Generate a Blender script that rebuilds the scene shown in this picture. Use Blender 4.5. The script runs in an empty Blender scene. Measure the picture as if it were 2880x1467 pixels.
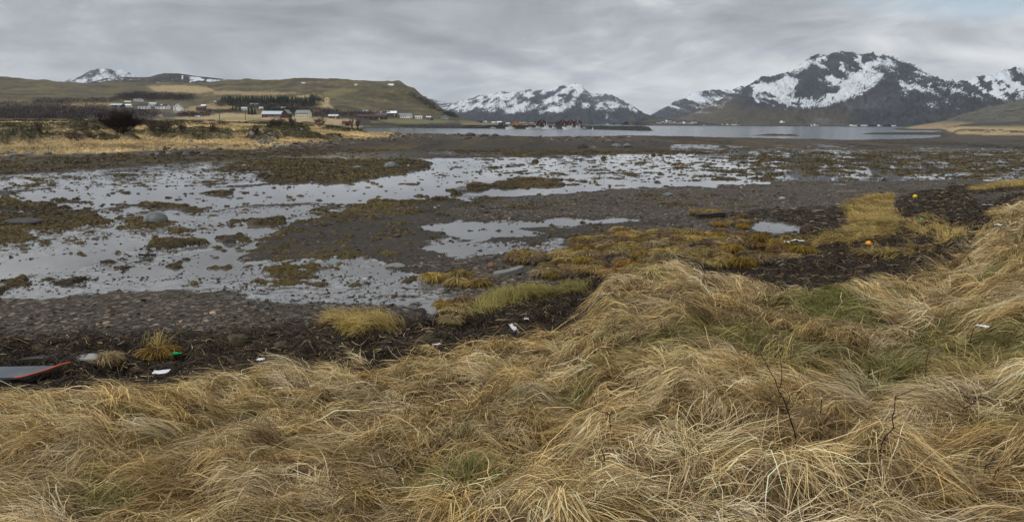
import bpy, math, random
import numpy as np
from mathutils import Matrix, Vector

random.seed(7)
rng = np.random.default_rng(11)
S = bpy.context.scene
COL = S.collection

# ------------------------------------------------------------------ camera
F, CX, CY, EYE = 1920.0, 1440.0, 733.5, 5.0
PITCH, ROLL = math.radians(11.36), math.radians(0.23)
camd = bpy.data.cameras.new('camera')
camd.lens, camd.sensor_width = 24.0, 36.0
camd.clip_start, camd.clip_end = 0.1, 60000
cam = bpy.data.objects.new('camera', camd)
COL.objects.link(cam)
RM = Matrix.Rotation(math.pi / 2 - PITCH, 3, 'X') @ Matrix.Rotation(ROLL, 3, 'Z')
cam.matrix_world = Matrix.Translation((0, 0, EYE)) @ RM.to_4x4()
S.camera = cam
RN = np.array(RM)


def project(X, Y, Z):
    """world -> photo pixel"""
    dx, dy, dz = X, Y, np.asarray(Z) - EYE
    cx = RN[0, 0] * dx + RN[1, 0] * dy + RN[2, 0] * dz
    cy = RN[0, 1] * dx + RN[1, 1] * dy + RN[2, 1] * dz
    cz = -(RN[0, 2] * dx + RN[1, 2] * dy + RN[2, 2] * dz)
    cz = np.maximum(cz, 0.3)
    return CX + F * cx / cz, CY - F * cy / cz


def ray(px, py):
    """direction with unit depth (Y) for a photo pixel"""
    c = np.stack([(np.asarray(px, float) - CX) / F, (CY - np.asarray(py, float)) / F, -np.ones_like(np.asarray(px, float))], -1)
    d = c @ RN.T
    return d / d[..., 1:2]


def at_depth(px, py, Y):
    d = ray(px, py)
    return d[..., 0] * Y, d[..., 2] * Y + EYE


def at_z(px, py, z):
    d = ray(px, py)
    t = (z - EYE) / d[..., 2]
    return d[..., 0] * t, t


# ------------------------------------------------------------------ noise
def _hash(ix, iy, seed):
    h = (ix.astype(np.int64) * 374761393 + iy.astype(np.int64) * 668265263 + seed * 1442695041) & 0xFFFFFFFF
    h = ((h ^ (h >> 13)) * 1274126177) & 0xFFFFFFFF
    h = h ^ (h >> 16)
    return (h & 0xFFFFFF).astype(np.float32) / float(0xFFFFFF)


def vnoise(x, y, seed=0):
    x0, y0 = np.floor(x), np.floor(y)
    fx, fy = (x - x0).astype(np.float32), (y - y0).astype(np.float32)
    fx = fx * fx * fx * (fx * (fx * 6 - 15) + 10)
    fy = fy * fy * fy * (fy * (fy * 6 - 15) + 10)
    x0, y0 = x0.astype(np.int64), y0.astype(np.int64)
    a, b = _hash(x0, y0, seed), _hash(x0 + 1, y0, seed)
    c, d = _hash(x0, y0 + 1, seed), _hash(x0 + 1, y0 + 1, seed)
    return (a + (b - a) * fx) * (1 - fy) + (c + (d - c) * fx) * fy


def fbm(x, y, oct=4, seed=0, gain=0.5):
    s, a, t = 0.0, 1.0, 0.0
    for i in range(oct):
        s = s + a * vnoise(x, y, seed + i * 17)
        t += a
        a *= gain
        x, y = x * 2.03 + 13.7, y * 2.03 + 5.1
    return s / t


def ridged(x, y, oct=4, seed=0, gain=0.5):
    s, a, t = 0.0, 1.0, 0.0
    for i in range(oct):
        n = 1 - np.abs(2 * vnoise(x, y, seed + i * 31) - 1)
        s = s + a * n
        t += a
        a *= gain
        x, y = x * 2.07 + 3.1, y * 2.07 + 9.2
    return s / t


def sst(a, b, x):
    t = np.clip((x - a) / (b - a), 0, 1)
    return t * t * (3 - 2 * t)


# ------------------------------------------------------- layout rasters (plan of the place, drawn on the photo's grid)
RW, RH, RS = 1440, 734, 0.5
KV = 1.118            # the traced coordinates were read on a 2576 px wide copy


def raster(shapes, blur=2, scale=KV):
    """shapes: ('p', [(x,y)..], v) polygon or ('e', cx, cy, rx, ry, v) ellipse"""
    A = np.zeros((RH, RW), np.float32)
    for s in shapes:
        if s[0] == 'p':
            P = np.array(s[1], float) * scale * RS
            y0, y1 = int(max(0, P[:, 1].min() - 1)), int(min(RH, P[:, 1].max() + 2))
            x0, x1 = int(max(0, P[:, 0].min() - 1)), int(min(RW, P[:, 0].max() + 2))
            if y1 <= y0 or x1 <= x0:
                continue
            gx, gy = np.meshgrid(np.arange(x0, x1) + .5, np.arange(y0, y1) + .5)
            ins = np.zeros(gx.shape, bool)
            n = len(P)
            for i in range(n):
                ax, ay = P[i]
                bx, by = P[(i + 1) % n]
                if ay == by:
                    continue
                c = ((ay > gy) != (by > gy)) & (gx < (bx - ax) * (gy - ay) / (by - ay) + ax)
                ins ^= c
            sub = A[y0:y1, x0:x1]
            sub[ins] = s[2] if s[2] < 0 else np.maximum(sub[ins], s[2])
            if s[2] < 0:
                sub[ins] = 0
        else:
            _, cx, cy, rx, ry, v = s
            cx, cy, rx, ry = [q * scale * RS for q in (cx, cy, rx, ry)]
            y0, y1 = int(max(0, cy - ry - 1)), int(min(RH, cy + ry + 2))
            x0, x1 = int(max(0, cx - rx - 1)), int(min(RW, cx + rx + 2))
            if y1 <= y0 or x1 <= x0:
                continue
            gx, gy = np.meshgrid(np.arange(x0, x1) + .5, np.arange(y0, y1) + .5)
            d = ((gx - cx) / rx) ** 2 + ((gy - cy) / ry) ** 2
            sub = A[y0:y1, x0:x1]
            sub[:] = np.maximum(sub, np.where(d < 1, v, 0))
    for _ in range(blur):
        B = np.pad(A, 1, mode='edge')
        A = (B[1:-1, 1:-1] * 2 + B[:-2, 1:-1] + B[2:, 1:-1] + B[1:-1, :-2] + B[1:-1, 2:]) / 6
    return A


def look(A, px, py):
    x = np.clip(np.asarray(px) * RS - .5, 0, RW - 1.001)
    y = np.clip(np.asarray(py) * RS - .5, 0, RH - 1.001)
    x0, y0 = x.astype(int), y.astype(int)
    fx, fy = x - x0, y - y0
    return (A[y0, x0] * (1 - fx) + A[y0, x0 + 1] * fx) * (1 - fy) + (A[y0 + 1, x0] * (1 - fx) + A[y0 + 1, x0 + 1] * fx) * fy


# ------------------------------------------------------------------ object helpers
def tag(o, label=None, cat=None, group=None, kind=None):
    if label: o['label'] = label
    if cat: o['category'] = cat
    if group: o['group'] = group
    if kind: o['kind'] = kind
    return o


def empty(name, loc, rz=0.0, label=None, cat=None, group=None):
    o = bpy.data.objects.new(name, None)
    o.empty_display_size = .3
    COL.objects.link(o)
    o.location = loc
    o.rotation_euler = (0, 0, rz)
    return tag(o, label, cat, group)


def np_mesh(name, V, Q, mat, attrs=None, smooth=True, parent=None, loc=None):
    """V (n,3), Q (m,3|4) -> one mesh object; attrs {name: (n,4)}"""
    me = bpy.data.meshes.new(name)
    V = np.ascontiguousarray(V, np.float32)
    Q = np.ascontiguousarray(Q, np.int32)
    k = Q.shape[1]
    me.vertices.add(len(V))
    me.vertices.foreach_set('co', V.ravel())
    me.loops.add(Q.size)
    me.loops.foreach_set('vertex_index', Q.ravel())
    me.polygons.add(len(Q))
    me.polygons.foreach_set('loop_start', np.arange(0, Q.size, k, dtype=np.int32))
    me.polygons.foreach_set('loop_total', np.full(len(Q), k, np.int32))
    me.polygons.foreach_set('use_smooth', np.full(len(Q), smooth, bool))
    for nme, a in (attrs or {}).items():
        at = me.attributes.new(nme, 'FLOAT_COLOR', 'POINT')
        at.data.foreach_set('color', np.ascontiguousarray(a, np.float32).ravel())
    me.update(calc_edges=True)
    if mat: me.materials.append(mat)
    o = bpy.data.objects.new(name, me)
    COL.objects.link(o)
    if parent: o.parent = parent
    if loc is not None: o.location = loc
    return o


class MB:
    """collects boxes, prisms and tubes for ONE mesh"""
    def __init__(s):
        s.v, s.f = [], []

    def add(s, vs, fs):
        b = len(s.v)
        s.v += [tuple(map(float, v)) for v in vs]
        s.f += [tuple(i + b for i in f) for f in fs]
        return s

    def box(s, x0, x1, y0, y1, z0, z1):
        return s.add([(x0, y0, z0), (x1, y0, z0), (x1, y1, z0), (x0, y1, z0), (x0, y0, z1), (x1, y0, z1), (x1, y1, z1), (x0, y1, z1)],
                     [(0, 3, 2, 1), (4, 5, 6, 7), (0, 1, 5, 4), (1, 2, 6, 5), (2, 3, 7, 6), (3, 0, 4, 7)])

    def tube(s, p0, p1, r0, r1=None, n=6, cap=True):
        r1 = r0 if r1 is None else r1
        p0, p1 = Vector(p0), Vector(p1)
        t = (p1 - p0).normalized()
        a = t.orthogonal().normalized()
        b = t.cross(a)
        vs = []
        for p, r in ((p0, r0), (p1, r1)):
            for i in range(n):
                th = 2 * math.pi * i / n
                vs.append(p + a * (r * math.cos(th)) + b * (r * math.sin(th)))
        fs = [(i, (i + 1) % n, n + (i + 1) % n, n + i) for i in range(n)]
        if cap:
            fs += [tuple(range(n - 1, -1, -1)), tuple(range(n, 2 * n))]
        return s.add(vs, fs)

    def loft(s, rings, caps=True):
        n = len(rings[0])
        vs = [p for r in rings for p in r]
        fs = []
        for j in range(len(rings) - 1):
            for i in range(n):
                fs.append((j * n + i, j * n + (i + 1) % n, (j + 1) * n + (i + 1) % n, (j + 1) * n + i))
        if caps:
            fs += [tuple(range(n - 1, -1, -1)), tuple(range((len(rings) - 1) * n, len(rings) * n))]
        return s.add(vs, fs)

    def build(s, name, mat, parent=None, loc=None, smooth=False):
        me = bpy.data.meshes.new(name)
        me.from_pydata(s.v, [], s.f)
        me.materials.append(mat)
        if smooth:
            for p in me.polygons: p.use_smooth = True
        me.update()
        o = bpy.data.objects.new(name, me)
        COL.objects.link(o)
        if parent: o.parent = parent
        if loc is not None: o.location = loc
        return o


# ------------------------------------------------------------------ materials
class NT:
    def __init__(s, name):
        s.m = bpy.data.materials.new(name)
        s.m.use_nodes = True
        s.t = s.m.node_tree
        s.t.nodes.clear()
        s.out = s.n('ShaderNodeOutputMaterial')
        s.b = s.n('ShaderNodeBsdfPrincipled')
        s.l(s.b.outputs[0], s.out.inputs['Surface'])

    def n(s, t, **k):
        nd = s.t.nodes.new(t)
        for a, v in k.items(): setattr(nd, a, v)
        return nd

    def l(s, a, b): s.t.links.new(a, b)

    def put(s, sock, v):
        if hasattr(v, 'node'): s.l(v, sock)
        elif isinstance(v, (tuple, list)): sock.default_value = tuple(v) + ((1,) if len(v) == 3 and len(sock.default_value) == 4 else ())
        else: sock.default_value = v

    def pos(s):
        if not hasattr(s, '_p'): s._p = s.n('ShaderNodeNewGeometry').outputs['Position']
        return s._p

    def obj(s): return s.n('ShaderNodeTexCoord').outputs['Object']

    def noise(s, scale, detail=4, rough=.55, vec=None, stretch=None):
        nd = s.n('ShaderNodeTexNoise')
        nd.inputs['Scale'].default_value = scale
        nd.inputs['Detail'].default_value = detail
        nd.inputs['Roughness'].default_value = rough
        v = vec or s.pos()
        if stretch:
            mp = s.n('ShaderNodeMapping')
            mp.inputs['Scale'].default_value = stretch
            s.l(v, mp.inputs['Vector'])
            v = mp.outputs[0]
        s.l(v, nd.inputs['Vector'])
        return nd.outputs['Fac']

    def vor(s, scale, out='Distance', feature='F1', vec=None):
        nd = s.n('ShaderNodeTexVoronoi', feature=feature)
        nd.inputs['Scale'].default_value = scale
        s.l(vec or s.pos(), nd.inputs['Vector'])
        return nd.outputs[out]

    def ramp(s, fac, stops):
        nd = s.n('ShaderNodeValToRGB')
        e = nd.color_ramp.elements
        while len(e) < len(stops): e.new(.5)
        for i, (p, c) in enumerate(stops):
            e[i].position = p
            e[i].color = (c, c, c, 1) if not isinstance(c, (tuple, list)) else tuple(c) + (1,)
        s.l(fac, nd.inputs[0])
        return nd.outputs[0]

    def mix(s, f, a, b, mode='MIX'):
        nd = s.n('ShaderNodeMix', data_type='RGBA', blend_type=mode)
        s.put(nd.inputs['Factor'], f)
        s.put(nd.inputs['A'], a)
        s.put(nd.inputs['B'], b)
        return nd.outputs['Result']

    def math(s, op, a, b=0.0, clamp=False):
        nd = s.n('ShaderNodeMath', operation=op, use_clamp=clamp)
        s.put(nd.inputs[0], a)
        s.put(nd.inputs[1], b)
        return nd.outputs[0]

    def attr(s, name):
        nd = s.n('ShaderNodeAttribute', attribute_name=name)
        sp = s.n('ShaderNodeSeparateColor')
        s.l(nd.outputs['Color'], sp.inputs[0])
        return [sp.outputs[0], sp.outputs[1], sp.outputs[2], nd.outputs['Alpha']], nd.outputs['Color']

    def bump(s, h, strength=.5, dist=.1):
        nd = s.n('ShaderNodeBump')
        nd.inputs['Strength'].default_value = strength
        nd.inputs['Distance'].default_value = dist
        s.l(h, nd.inputs['Height'])
        s.l(nd.outputs[0], s.b.inputs['Normal'])

    def set(s, **k):
        for a, v in k.items(): s.put(s.b.inputs[a.replace('_', ' ')], v)
        return s


def simple(name, c, rough=.7, var=.25, scale=2.0, spec=.3, metal=0.0):
    """paint / wood / stone with a little wear"""
    t = NT(name)
    f = t.noise(scale, 5, .6, vec=t.obj())
    lo = tuple(q * (1 - var) for q in c)
    hi = tuple(min(1, q * (1 + var)) for q in c)
    t.set(Base_Color=t.ramp(f, [(.3, lo), (.7, hi)]), Roughness=rough, Metallic=metal)
    t.b.inputs['Specular IOR Level'].default_value = spec
    return t.m


def colattr(name, rough=.65, spec=.2, transl=0.0):
    t = NT(name)
    _, c = t.attr('col')
    t.set(Base_Color=c, Roughness=rough)
    t.b.inputs['Specular IOR Level'].default_value = spec
    if transl:
        tr = t.n('ShaderNodeBsdfTranslucent')
        t.l(c, tr.inputs[0])
        mx = t.n('ShaderNodeMixShader')
        mx.inputs[0].default_value = transl
        t.l(t.b.outputs[0], mx.inputs[1])
        t.l(tr.outputs[0], mx.inputs[2])
        t.l(mx.outputs[0], t.out.inputs['Surface'])
    return t.m
# ================================================================== GROUND
EDGE_PX = [(-1500, 1120), (-400, 1105), (0, 1101), (220, 1101), (470, 1079), (670, 1056), (783, 1040), (1000, 1023), (1118, 1012), (1285, 984), (1400, 962),
           (1565, 950), (1640, 895), (1700, 816), (1834, 783), (1900, 755), (2012, 772), (2180, 800), (2348, 785), (2572, 768), (2660, 735),
           (2730, 680), (2795, 600), (2880, 550), (3200, 535), (4500, 530)]
_ex = np.array([e[0] for e in EDGE_PX], float)
_eY = np.array([at_z(e[0], e[1] + (28 if e[0] < 1600 else 22 if e[0] > 1900 else 10), 1.3)[1] for e in EDGE_PX])
BEACH = [(-1500, 2.5, 22), (0, 2.5, 22), (900, 2.6, 23), (1300, 3.2, 25), (1700, 5, 33), (2000, 6, 40), (2300, 12, 50), (2600, 14, 57), (2900, 10, 64), (4500, 10, 66)]
_bx = np.array([b[0] for b in BEACH], float)
_bg = np.array([b[1] for b in BEACH], float)
_b0 = np.array([b[2] for b in BEACH], float)


def zr(x, y, Y):
    return (Y, float(at_depth(x, y, Y)[1]))


# land beyond the flats: column (photo x) -> (depth, height) knots; flats are 0 before the first knot
SEA = -2.6
COLS = {
    -1600: [(70, 0), (88, .5), (100, 1.4), (150, 2.6), (220, 4), (300, 4.4), (450, 7), (700, 15), (1000, 34), (1500, 95), (2000, 150), (2600, 150)],
    -300: [(74, 0), (88, .5), (99, 1.4), (145, 2.4), (200, 3.8), (300, 4.4), (450, 7), (700, 15), (1000, 32), (1400, 70), (2000, 142), (2600, 140)],
    0: [(76, 0), (90, .5), (100, 1.3), (140, 2.2), (195, 3.7), (300, 4.3), zr(0, 336, 450), zr(0, 318, 700), zr(0, 293, 1000), zr(0, 262, 1400), zr(0, 217, 2000), (2600, 130)],
    250: [(82, 0), (95, .5), (105, 1.3), (140, 2.2), (190, 3.6), (300, 4.3), zr(250, 337, 450), zr(250, 319, 700), zr(250, 297, 1000), zr(250, 266, 1400), zr(250, 237.5, 1900), (2600, 100)],
    500: [(95, 0), (108, .5), (118, 1.2), (150, 2.0), (200, 3.4), (300, 4.2), zr(500, 338, 450), zr(500, 326, 700), zr(500, 309, 1000), zr(500, 287, 1300), zr(500, 255, 1600), zr(500, 237, 1900), (2600, 100)],
    700: [(98, 0), (112, .5), (125, 1.1), (160, 2.0), (210, 3.2), (300, 4.0), zr(700, 339, 450), zr(700, 328, 820), zr(700, 314, 1000), zr(700, 295, 1200), zr(700, 262, 1400), zr(700, 226, 1700), (2600, 60)],
    860: [(125, 0), (145, .6), (165, 1.2), (210, 2.1), (300, 3.2), (450, 4.6), zr(860, 339, 600), zr(860, 331.5, 820), zr(860, 321, 950), zr(860, 300, 1100), zr(860, 262, 1300), zr(860, 222, 1600), (2300, 40)],
    960: [(155, 0), (185, .6), (205, 1.2), (250, 1.9), (330, 1.8), (420, 1.5), (640, 2.2), (700, 3.6), zr(960, 333, 860), zr(960, 324, 950), zr(960, 301, 1100), zr(960, 265, 1300), zr(960, 231.5, 1580), (2300, 30)],
    1040: [(185, .0), (218, .7), (240, 1.2), (290, 1.0), (330, -.6), (400, SEA), (850, SEA), (900, 3.0), zr(1040, 337, 940), zr(1040, 325, 1050), zr(1040, 300, 1150), zr(1040, 265, 1330), zr(1040, 234, 1550), (2200, 10)],
    1125: [(200, .1), (235, .5), (270, .5), (330, -.4), (390, SEA), (930, SEA), (975, 3.4), zr(1125, 338, 1040), zr(1125, 322, 1130), zr(1125, 285, 1300), zr(1125, 232.5, 1540), (1900, 20)],
    1165: [(210, .1), (255, .35), (320, .0), (400, SEA), (930, SEA), (975, 3.4), zr(1165, 338, 1040), zr(1165, 324, 1140), zr(1165, 288, 1320), zr(1165, 250, 1500), (1800, 5)],
    1219: [(210, .1), (255, .35), (320, .0), (400, SEA), (930, SEA), (975, 3.4), zr(1219, 339, 1060), zr(1219, 326, 1180), zr(1219, 289, 1440), (1700, 2)],
    1279: [(210, .1), (250, .35), (320, .0), (390, SEA), (930, SEA), (975, 3.4), zr(1279, 340, 1080), zr(1279, 330, 1250), zr(1279, 336, 1400), (1600, SEA)],
    1400: [(200, .1), (230, .3), (290, .0), (340, SEA), (930, SEA), (965, 3.2), zr(1400, 345, 1060), zr(1400, 346, 1120), (1300, SEA)],
    1470: [(190, .1), (220, .3), (260, .0), (320, SEA), (930, SEA), (965, 2.5), (1060, 2.8), (1160, SEA)],
    1520: [(185, .1), (215, .3), (255, .0), (310, SEA), (2600, SEA)],
    1800: [(190, .1), (220, .3), (285, .0), (380, SEA), (2600, SEA)],
    2060: [(180, .1), (205, .3), (250, .0), (330, SEA), (2600, SEA)],
    2400: [(160, .1), (185, .3), (215, .0), (265, -1.8), (440, -1.8), (475, -1.5), (510, SEA), (2600, SEA)],
    2500: [(165, .1), (190, .3), (228, .0), (268, -1.5), (440, -1.6), (462, .1), (475, .2), (500, -2), (2600, SEA)],
    2600: [(165, .1), (200, .3), (245, .0), (290, -1.2), (440, -1.3), (460, .7), (475, .6), (495, -1.6), (780, SEA), (860, .2), zr(2600, 350, 1000), zr(2600, 349, 1100), (1400, SEA)],
    2645: [(162, .1), (205, .3), (255, .12), (300, -.4), (350, -1.15), (440, -1.15), (468, .25), (520, .4), (590, -.4), (650, -1.5), (780, -1.5), (840, .4), zr(2645, 350, 1000), zr(2645, 345, 1100), (1400, SEA)],
    2700: [(160, .1), (210, .25), (270, .5), (350, 1.2), (420, 1.8), (600, 2.6), zr(2700, 344, 820), zr(2700, 323, 1000), (1300, SEA)],
    2790: [(155, .1), (215, .35), (275, .9), (390, 1.8), (520, 2.4), zr(2790, 352, 680), zr(2790, 322, 850), zr(2790, 300.5, 1000), (1400, 30)],
    2880: [(150, .1), (220, .5), (280, 1.2), (450, 2.5), (600, 3.2), zr(2880, 350, 660), zr(2880, 314, 800), zr(2880, 282, 1000), (1500, 60)],
    3300: [(130, .1), (200, .6), (260, 1.3), (450, 3), (560, 6), (700, 40), (950, 90), (1500, 120)],
    4600: [(100, .1), (160, .8), (220, 2), (450, 8), (560, 20), (700, 60), (950, 120), (1500, 150)],
}
_cx = np.array(sorted(COLS), float)

# ---- plan rasters (2576-grid)
R_POOL = raster([
    ('p', [(870, 384), (1000, 391), (1080, 397), (1250, 396), (1500, 391), (1640, 386), (1790, 389), (1900, 402), (1830, 428), (1850, 456), (1800, 462), (1600, 468),
           (1400, 478), (1250, 493), (1100, 501), (950, 505), (850, 513), (700, 513), (560, 522), (420, 521), (300, 515), (180, 527), (70, 532), (20, 505), (60, 480),
           (200, 471), (330, 469), (600, 469), (720, 463), (830, 456), (930, 447), (1060, 427), (1068, 410), (1040, 398), (860, 392)], 1),
    ('p', [(1075, 568), (1130, 555), (1250, 557), (1420, 549), (1560, 545), (1640, 549), (1500, 561), (1350, 576), (1250, 590), (1180, 600), (1110, 590)], 1),
    ('p', [(560, 574), (640, 560), (700, 575), (640, 590), (560, 610), (480, 640), (430, 650), (500, 612)], .8),
    ('p', [(0, 565), (60, 552), (130, 548), (60, 575), (0, 590)], .9),
    ('p', [(1700, 440), (1850, 446), (1950, 462), (1800, 468), (1700, 462)], .8),
    ('p', [(1700, 392), (1900, 378), (2150, 385), (2300, 400), (2400, 425), (2380, 445), (2000, 452), (1800, 440), (1700, 420)], .6),
    ('p', [(500, 395), (700, 388), (860, 385), (800, 400), (640, 420), (520, 420)], .4),
], 2)
R_PB = raster([]) if False else R_POOL.copy()
for _ in range(34):
    _b = np.pad(R_PB, 1, mode='edge')
    R_PB = (_b[1:-1, 1:-1] * 2 + _b[:-2, 1:-1] + _b[2:, 1:-1] + 2 * _b[1:-1, :-2] + 2 * _b[1:-1, 2:]) / 8
R_WET = raster([
    ('p', [(0, 440), (250, 425), (520, 405), (860, 384), (1040, 396), (860, 412), (700, 440), (620, 462), (500, 470), (0, 480)], .8),
    ('p', [(0, 530), (560, 525), (800, 515), (900, 520), (700, 560), (620, 640), (800, 640), (1000, 690), (1120, 760), (900, 740), (600, 745), (300, 720), (0, 720)], .85),
    ('p', [(0, 600), (250, 560), (560, 560), (640, 600), (600, 680), (300, 700), (0, 690)], 1),
    ('p', [(1080, 600), (1450, 590), (1450, 625), (1300, 640), (1150, 640)], .6),
    ('p', [(1000, 780), (1100, 760), (1120, 830), (1050, 830)], .7),
    ('p', [(420, 690), (700, 640), (900, 640), (1100, 690), (1110, 770), (900, 775), (600, 770), (420, 730)], .85),
    ('p', [(0, 690), (420, 690), (420, 735), (0, 760)], .6),
    ('p', [(1700, 360), (2576, 372), (2576, 455), (1700, 465), (1600, 420)], .7),
    ('p', [(640, 385), (1300, 375), (1300, 393), (860, 388)], .5),
], 22)
R_KELP = raster([
    ('p', [(0, 402), (0, 438), (250, 424), (500, 404), (700, 394), (860, 386), (1050, 377), (1300, 392), (1650, 384), (1750, 390), (2000, 375), (2576, 385), (2576, 352), (2000, 345),
           (1600, 342), (1250, 342), (1060, 335), (950, 345), (700, 375), (400, 385), (150, 395)], .72),
    ('p', [(520, 430), (600, 405), (700, 396), (860, 402), (1000, 399), (1066, 411), (1060, 425), (930, 447), (830, 456), (720, 464), (640, 456), (690, 430)], .95),
    ('p', [(0, 545), (120, 530), (290, 540), (180, 575), (0, 614)], .95),
    ('p', [(0, 505), (100, 504), (165, 518), (60, 533), (0, 532)], .95),
    ('p', [(250, 570), (330, 540), (450, 552), (400, 568), (310, 573)], 1),
    ('e', 650, 556, 42, 12, 1), ('e', 392, 613, 52, 13, 1), ('e', 430, 519, 120, 6, .8),
    ('p', [(800, 525), (920, 506), (1100, 496), (1300, 500), (1200, 530), (1000, 550), (900, 575), (760, 585), (640, 590)], .62),
    ('e', 1330, 459, 95, 10, .9), ('e', 1110, 489, 80, 5, .95), ('e', 1230, 466, 70, 7, .8), ('e', 1180, 475, 60, 5, .8),
    ('e', 790, 483, 20, 4, .8), ('e', 565, 485, 22, 6, .9), ('e', 200, 498, 25, 4, .8), ('e', 240, 545, 50, 8, .8), ('e', 480, 581, 32, 6, .8),
    ('e', 700, 672, 36, 12, .9), ('e', 40, 703, 50, 12, .9), ('e', 200, 700, 40, 8, .6), ('e', 130, 655, 30, 6, .8), ('e', 470, 690, 22, 8, .7), ('e', 560, 605, 30, 9, .9),
    ('p', [(1650, 430), (1800, 397), (2000, 372), (2576, 372), (2576, 455), (2300, 450), (2000, 456), (1850, 456), (1700, 444)], .55),
    ('p', [(1200, 392), (1650, 388), (1900, 400), (1850, 450), (1600, 466), (1300, 470), (1150, 440)], .36),
    ('p', [(700, 470), (1250, 400), (1300, 470), (1100, 500), (850, 510)], .16),
    ('p', [(0, 480), (700, 470), (850, 510), (560, 520), (0, 535)], .22),
    ('p', [(640, 570), (1000, 560), (1100, 640), (1000, 720), (700, 700), (600, 640)], .38),
    ('p', [(0, 580), (600, 590), (600, 700), (0, 720)], .2),
    ('p', [(60, 440), (600, 430), (600, 470), (60, 478)], .38),
    ('p', [(1000, 520), (2000, 470), (2000, 520), (1100, 545)], .3),
], 2)
R_GRAV = raster([   # dry, raised shingle
    ('p', [(1100, 545), (1150, 530), (1400, 482), (1650, 470), (1900, 462), (2300, 452), (2576, 452), (2576, 500), (2300, 480), (2150, 560), (1900, 560), (1650, 545), (1400, 545), (1250, 553)], 1),
    ('p', [(0, 745), (300, 735), (700, 750), (1000, 760), (1060, 830), (1000, 900), (0, 980)], 1),
    ('p', [(1100, 640), (1450, 640), (1700, 560), (2000, 560), (2000, 690), (1500, 740), (1100, 760)], 1),
    ('p', [(0, 375), (400, 378), (680, 362), (1000, 350), (1000, 360), (700, 380), (400, 392), (0, 405)], 1),
    ('p', [(2150, 372), (2576, 340), (2576, 372)], 1),
], 16)
R_WRACK = raster([
    ('p', [(0, 905), (200, 890), (400, 880), (560, 870), (700, 840), (800, 850), (1000, 850), (1100, 850), (1180, 840), (1280, 770), (1400, 750), (1500, 715), (1520, 730), (1480, 800),
           (1400, 855), (1250, 868), (1150, 888), (1000, 910), (900, 920), (700, 935), (600, 950), (420, 968), (200, 988), (0, 988)], 1),
    ('p', [(2000, 640), (2050, 612), (2150, 600), (2240, 560), (2250, 520), (2300, 488), (2400, 484), (2450, 500), (2500, 540), (2490, 580), (2430, 600), (2300, 645), (2100, 665), (1950, 705),
           (1800, 690), (1870, 660)], 1),
    ('p', [(2250, 500), (2400, 470), (2576, 458), (2576, 478), (2450, 490), (2300, 500)], .8),
    ('p', [(1900, 530), (2130, 520), (2140, 560), (2060, 600), (2000, 560), (1800, 545)], .55),
    ('p', [(1750, 540), (1810, 538), (1800, 548), (1750, 548)], .9),
], 3)
R_YEL = raster([
    ('p', [(2130, 520), (2180, 500), (2250, 488), (2240, 520), (2270, 560), (2260, 590), (2200, 610), (2050, 622), (1960, 640), (1950, 625), (2060, 600), (2130, 590), (2150, 560)], 1),
    ('p', [(2440, 478), (2500, 465), (2576, 456), (2576, 470), (2470, 480)], 1),
    ('p', [(1180, 790), (1260, 740), (1330, 735), (1420, 730), (1500, 720), (1480, 740), (1400, 750), (1280, 775), (1200, 800)], 1),
    ('p', [(820, 808), (900, 795), (960, 800), (1015, 830), (1000, 850), (900, 838)], 1),
    ('p', [(370, 870), (430, 868), (430, 885), (370, 885)], .8),
    ('p', [(2350, 610), (2420, 580), (2440, 590), (2380, 620)], .6),
    ('p', [(2290, 560), (2330, 545), (2400, 565), (2380, 590), (2300, 600)], .35),
    ('p', [(2150, 640), (2350, 625), (2360, 640), (2170, 660)], .3),
], 2)
R_TUS = raster([
    ('p', [(1440, 605), (1560, 572), (1700, 580), (1850, 580), (1900, 590), (2040, 600), (2000, 640), (1900, 660), (1700, 655), (1640, 690), (1500, 690), (1400, 690), (1340, 690), (1380, 660)], 1),
    ('p', [(1275, 628), (1390, 624), (1390, 655), (1290, 660)], 1),
    ('p', [(1090, 690), (1150, 680), (1240, 685), (1240, 700), (1150, 705), (1100, 715)], 1),
    ('p', [(1800, 560), (1850, 540), (1900, 545), (1900, 560), (1850, 566)], 1),
    ('p', [(1740, 530), (1790, 522), (1800, 530), (1760, 538)], .5),
    ('p', [(1100, 735), (1180, 730), (1190, 770), (1130, 790)], .6),
], 1)
R_GREEN = raster([   # short green turf in the dead grass
    ('p', [(1950, 730), (2100, 700), (2250, 760), (2300, 830), (2150, 800), (2050, 800)], 1),
    ('p', [(1500, 870), (1700, 790), (1950, 800), (2200, 860), (2500, 900), (2400, 960), (2100, 930), (1800, 860), (1600, 890)], .55),
    ('p', [(2300, 800), (2576, 780), (2576, 900), (2300, 860)], .6),
    ('e', 1450, 1018, 40, 30, .9), ('e', 2240, 940, 60, 30, .7), ('e', 1500, 900, 40, 30, .7),
], 6)
R_PUD = raster([('p', [(1872, 566), (1900, 560), (2000, 563), (2030, 573), (2020, 584), (1960, 588), (1900, 580)], 1)], 1)
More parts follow.
